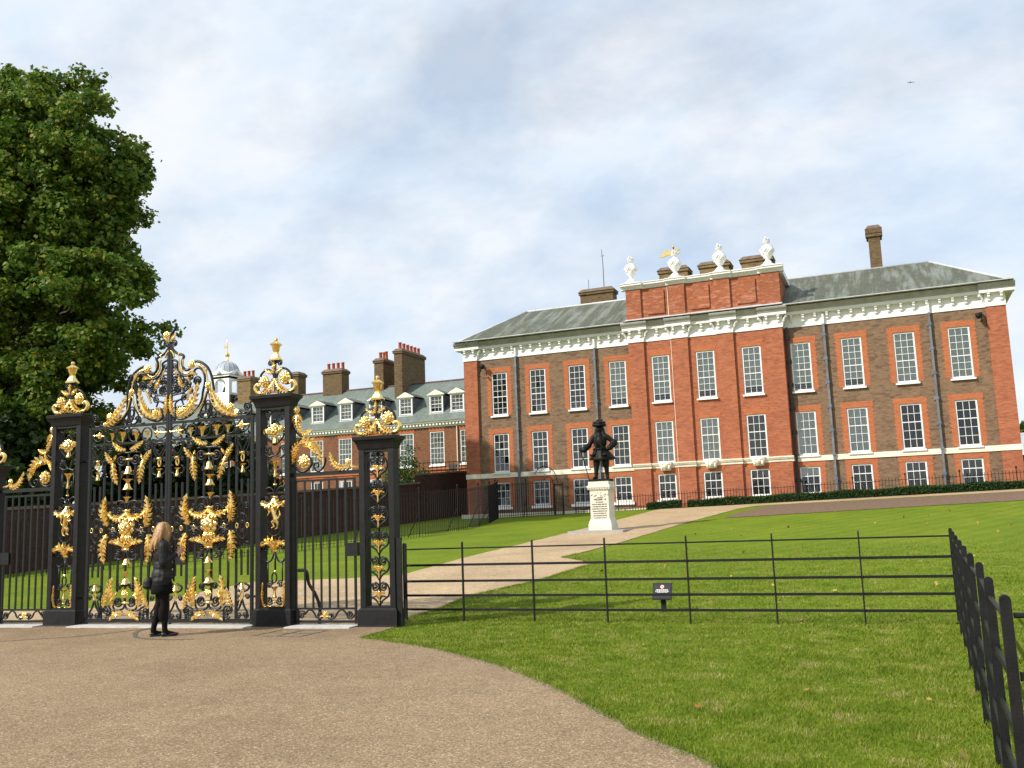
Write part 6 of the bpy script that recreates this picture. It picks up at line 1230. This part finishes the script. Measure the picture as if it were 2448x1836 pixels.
for s, fy in ((1, .065), (-1, -.10)):
    b = B(); b.ell((s*.07, fy-.035, .035), (.042, .055, .036)); b.ell((s*.074, fy+.10, .026), (.044, .09, .030)); b.box(s*.07-.035, s*.07+.035, fy-.08, fy+.15, .0, .014)
    remesh(b, 'shoe', MT['shoe'], wm, .009, 2, (0, 0, 0))
b = B(); n = 28; rings = [(.93, .150, .125), (.84, .185, .150), (.74, .200, .165), (.66, .205, .170), (.655, .18, .15)]
for (z, rx, ry) in rings:
    for k in range(n): a = 2*math.pi*k/n; b.v.append((rx*math.cos(a)*(1+.025*math.sin(7*a)*(1-z)), ry*math.sin(a)-.01, z))
for i in range(len(rings)-1):
    for k in range(n): b.f.append((i*n+k, i*n+(k+1) % n, (i+1)*n+(k+1) % n, (i+1)*n+k))
b.f += [tuple(range(n)), tuple(range((len(rings)-1)*n, len(rings)*n))]; b.obj('skirt', MT['skirt'], wm, True)
b = B()
b.cap((-.15, -.01, 1.42), (.15, -.01, 1.42), .092, .092); b.ell((0, -.005, 1.28), (.195, .145, .21), 14, 10); b.ell((0, -.005, 1.08), (.18, .145, .20), 14, 10); b.ell((0, -.012, .95), (.205, .168, .17), 14, 10); b.cap((-.07, -.02, .87), (.07, -.02, .87), .145, .145); b.cap((0, -.01, 1.46), (0, .0, 1.53), .085, .078)
for s in (1, -1):
    b.cap((s*.19, -.015, 1.41), (s*.222, -.012, 1.15), .082, .070); b.cap((s*.222, -.012, 1.15), (s*.150, .165, 1.258), .070, .052)
b.box(.16, .215, -.02, .10, .90, 1.0); b.tube([(.0, .155, 1.45), (.0, .17, 1.1), (.0, .165, .84)], .018, 6)
jk = remesh(b, 'jacket', MT['jacket'], wm, .010, 3, (0, 0, 0))
tx_ = bpy.data.textures.new('quilt', 'CLOUDS'); tx_.noise_scale = .16
md = jk.modifiers.new('folds', 'DISPLACE'); md.texture = tx_; md.strength = .012; md.mid_level = .5
# hair: cap plus long locks down her back
hq2 = Quaternion((0, 0, 1), R(24)); b = B(); b.ell((0, -.012, 1.675), (.110, .122, .122), 14, 10, hq2); b.ell((.02, -.05, 1.60), (.105, .088, .12)); b.ell(hd(.075, .03, 1.64), (.035, .06, .11), 10, 8, hq)
rh = random.Random(8)
for j in range(34):
    a = math.pi*(.02+.96*j/33); x = math.cos(a)*.100; y = -.02-math.sin(a)*.090 + (.05 if abs(math.cos(a)) > .9 else 0)
    ln = 1.42-.05*math.sin(a)+rh.uniform(-.045, .05); P = smooth_curve([(x*.55, y*.5, 1.77), (x, y, 1.67), (x*1.12+rh.uniform(-.015, .015), y*1.25-.01, 1.55), (x*1.05+rh.uniform(-.03, .03), y*1.35-.055+rh.uniform(-.02, .02), ln)], 4); P = [hq2 @ p for p in P]
    b.tube(P, [.030]*(len(P)-3)+[.026, .018, .008], 6)
remesh(b, 'hair', MT['hair'], wm, .009, 1, (0, 0, 0))
hb_ = B(); hb_.ell((.0, 0, 0), (.11, .055, .10), 12, 8); hb_.box(-.10, .10, -.045, .045, -.09, .04)
bag = thing('handbag', 'small black shoulder bag hanging at the woman\'s hip', 'handbag', (-10.98, 11.95, .016), R(-44), local=True)
remesh(B().ell((-.16, -.20, .83), (.07, .09, .10), 12, 8).ell((-.16, -.20, .78), (.075, .10, .06), 12, 8), 'pouch', MT['jacket'], bag, .012, 2, (0, 0, 0))
B().tube(smooth_curve([(-.16, -.20, .92), (-.12, -.19, 1.1), (-.06, -.16, 1.3), (.04, -.11, 1.46), (.12, -.02, 1.525)], 5), .010, 6).obj('strap', MT['jacket'], bag, True)

# ------------------------------------------------------------------ grass, fallen leaves
def in_poly(px, py, poly):
    inside = np.zeros(len(px), bool); P = np.array(poly); j = len(P)-1
    for i in range(len(P)):
        xi, yi = P[i]; xj, yj = P[j]
        cnd = ((yi > py) != (yj > py)) & (px < (xj-xi)*(py-yi)/(yj-yi+1e-12)+xi); inside ^= cnd; j = i
    return inside
rg = np.random.default_rng(77)
def scatter(n, x0, x1, y0, y1):
    x = rg.uniform(x0, x1, n); y = rg.uniform(y0, y1, n); return x, y
gx = []; gy = []
x, y = scatter(1000000, -8.0, 5.6, 4.6, 15.0); d = np.hypot(x, y); k = rg.random(len(x)) < np.clip(1.25-d/14, .22, 1); gx.append(x[k]); gy.append(y[k])
x, y = scatter(360000, -10, 7.5, 14.6, 31.0); k = rg.random(len(x)) < np.clip(1.0-(y-15)/14, 0, 1); gx.append(x[k]); gy.append(y[k])
gx = np.concatenate(gx); gy = np.concatenate(gy)
vis = (gx < .135*gy+3.6)
keep = vis & ~in_poly(gx, gy, court) & ~in_poly(gx, gy, path)
gx, gy = gx[keep], gy[keep]; n = len(gx)
tuft = .5+.5*np.sin(gx*3.1+np.sin(gy*2.3)*2)*np.sin(gy*2.7+np.cos(gx*1.9)*2)
h = (.014+.020*rg.random(n))*(.6+.8*tuft); w = .0032+.0030*rg.random(n)
w = w*np.clip(np.hypot(gx, gy)/8, 1, 2.2)
an = rg.uniform(0, 2*np.pi, n); lean = rg.normal(0, .6, (n, 2))*h[:, None]
z = T(gx, gy)
P0 = np.stack([gx-np.cos(an)*w, gy-np.sin(an)*w, z-.004], 1); P1 = np.stack([gx+np.cos(an)*w, gy+np.sin(an)*w, z-.004], 1); P2 = np.stack([gx+lean[:, 0], gy+lean[:, 1], z+h], 1)
V = np.stack([P0, P1, P2], 1).reshape(-1, 3); F = np.arange(3*n).reshape(-1, 3)
g = stuff(tri_obj('grass', V, F, MT['blade'])); g['label'] = 'short patchy grass blades of the nearer lawn'; g['category'] = 'grass'
# longer tufts along the gravel edges and the fence feet
ed = []
for (pl_, a) in ((edge_s, .10), (path_r[:60], .07)):
    for (p, q_) in zip(pl_[:-1], pl_[1:]):
        m_ = int(math.dist(p, q_)*420); t = rg.random(m_); ed.append(np.stack([p[0]+(q_[0]-p[0])*t + np.abs(rg.normal(0, a, m_))*.8, p[1]+(q_[1]-p[1])*t + rg.normal(0, a*.5, m_)], 1))
for y in SY[:-1]: ed.append(np.stack([SX(y)+rg.normal(0, .05, 160), y+rg.normal(0, .05, 160)], 1))
ed = np.concatenate(ed); ed = ed[ed[:, 1] < 27]; n = len(ed); h = .022+.040*rg.random(n); w = .0035+.003*rg.random(n); an = rg.uniform(0, 2*np.pi, n); lean = rg.normal(0, .6, (n, 2))*h[:, None]; z = T(ed[:, 0], ed[:, 1])
V = np.stack([np.stack([ed[:, 0]-np.cos(an)*w, ed[:, 1]-np.sin(an)*w, z], 1), np.stack([ed[:, 0]+np.cos(an)*w, ed[:, 1]+np.sin(an)*w, z], 1), np.stack([ed[:, 0]+lean[:, 0], ed[:, 1]+lean[:, 1], z+h], 1)], 1).reshape(-1, 3)
g = stuff(tri_obj('edge_grass', V, np.arange(3*n).reshape(-1, 3), MT['blade'])); g['label'] = 'longer grass tufts along the gravel edges'; g['category'] = 'grass'
MT['fallen'] = blade_mat('fallen_leaves', [(.1, (.16, .06, .015)), (.5, (.36, .20, .04)), (.8, (.50, .40, .10)), (.99, (.42, .46, .14))], .2)
fx, fy = scatter(190, -9, 7, 14.8, 42); kk = ~in_poly(fx, fy, path) & ~in_poly(fx, fy, bed) & (rg.random(190) < 1.3-fy/40); fx, fy = fx[kk], fy[kk]
fx = np.concatenate([fx, [-1.7, -.9, .25, .1, -2.6, -5]]); fy = np.concatenate([fy, [8.1, 9.0, 6.9, 8.8, 11, 12.4]])
V, F = leaf_cloud(np.stack([fx, fy, T(fx, fy)+.045], 1), np.full(len(fx), .005), 1, .07, rg, 1)
g = stuff(tri_obj('fallen_leaves', V, F, MT['fallen'])); g['label'] = 'scattered dry yellow and brown fallen leaves on the lawn'; g['category'] = 'leaves'
# ------------------------------------------------------------------ airliner far up
ap = thing('airliner', 'tiny distant airliner in the sky over the palace chimney', 'aeroplane', (226.8, 4500, 1933))
q = Vector((226.8, 4500, 1933)); b = B(); b.tube([q+Vector((-14, 2, 2)), q+Vector((-11, 1.6, 1.6)), q+Vector((12, -1, -1)), q+Vector((15, -1.5, -1.5))], [.4, 1.5, 1.5, .3], 8); b.obj('fuselage', MT['leadblack2'], ap)
B().add([q+Vector((-2, 0, 0)), q+Vector((3, 0, 0)), q+Vector((-4, 12, 3)), q+Vector((-7, 12, 3)), q+Vector((-2, 0, -.5)), q+Vector((3, 0, -.5))], [(0, 1, 2, 3), (4, 3, 2, 5), (0, 4, 5, 1)]).obj('wing', MT['leadblack2'], ap); B().add([q+Vector((-2, 0, 0)), q+Vector((3, 0, 0)), q+Vector((-4, -12, 1)), q+Vector((-7, -12, 1)), q+Vector((-2, 0, -.5)), q+Vector((3, 0, -.5))], [(0, 3, 2, 1), (4, 5, 2, 3), (0, 1, 5, 4)]).obj('wing', MT['leadblack2'], ap)
B().prism_y([(q.x-14, q.z+1.5), (q.x-10, q.z+1.6), (q.x-14, q.z+7), (q.x-16, q.z+7)], q.y+1.4, q.y+1.9).obj('tail_fin', MT['leadblack2'], ap)
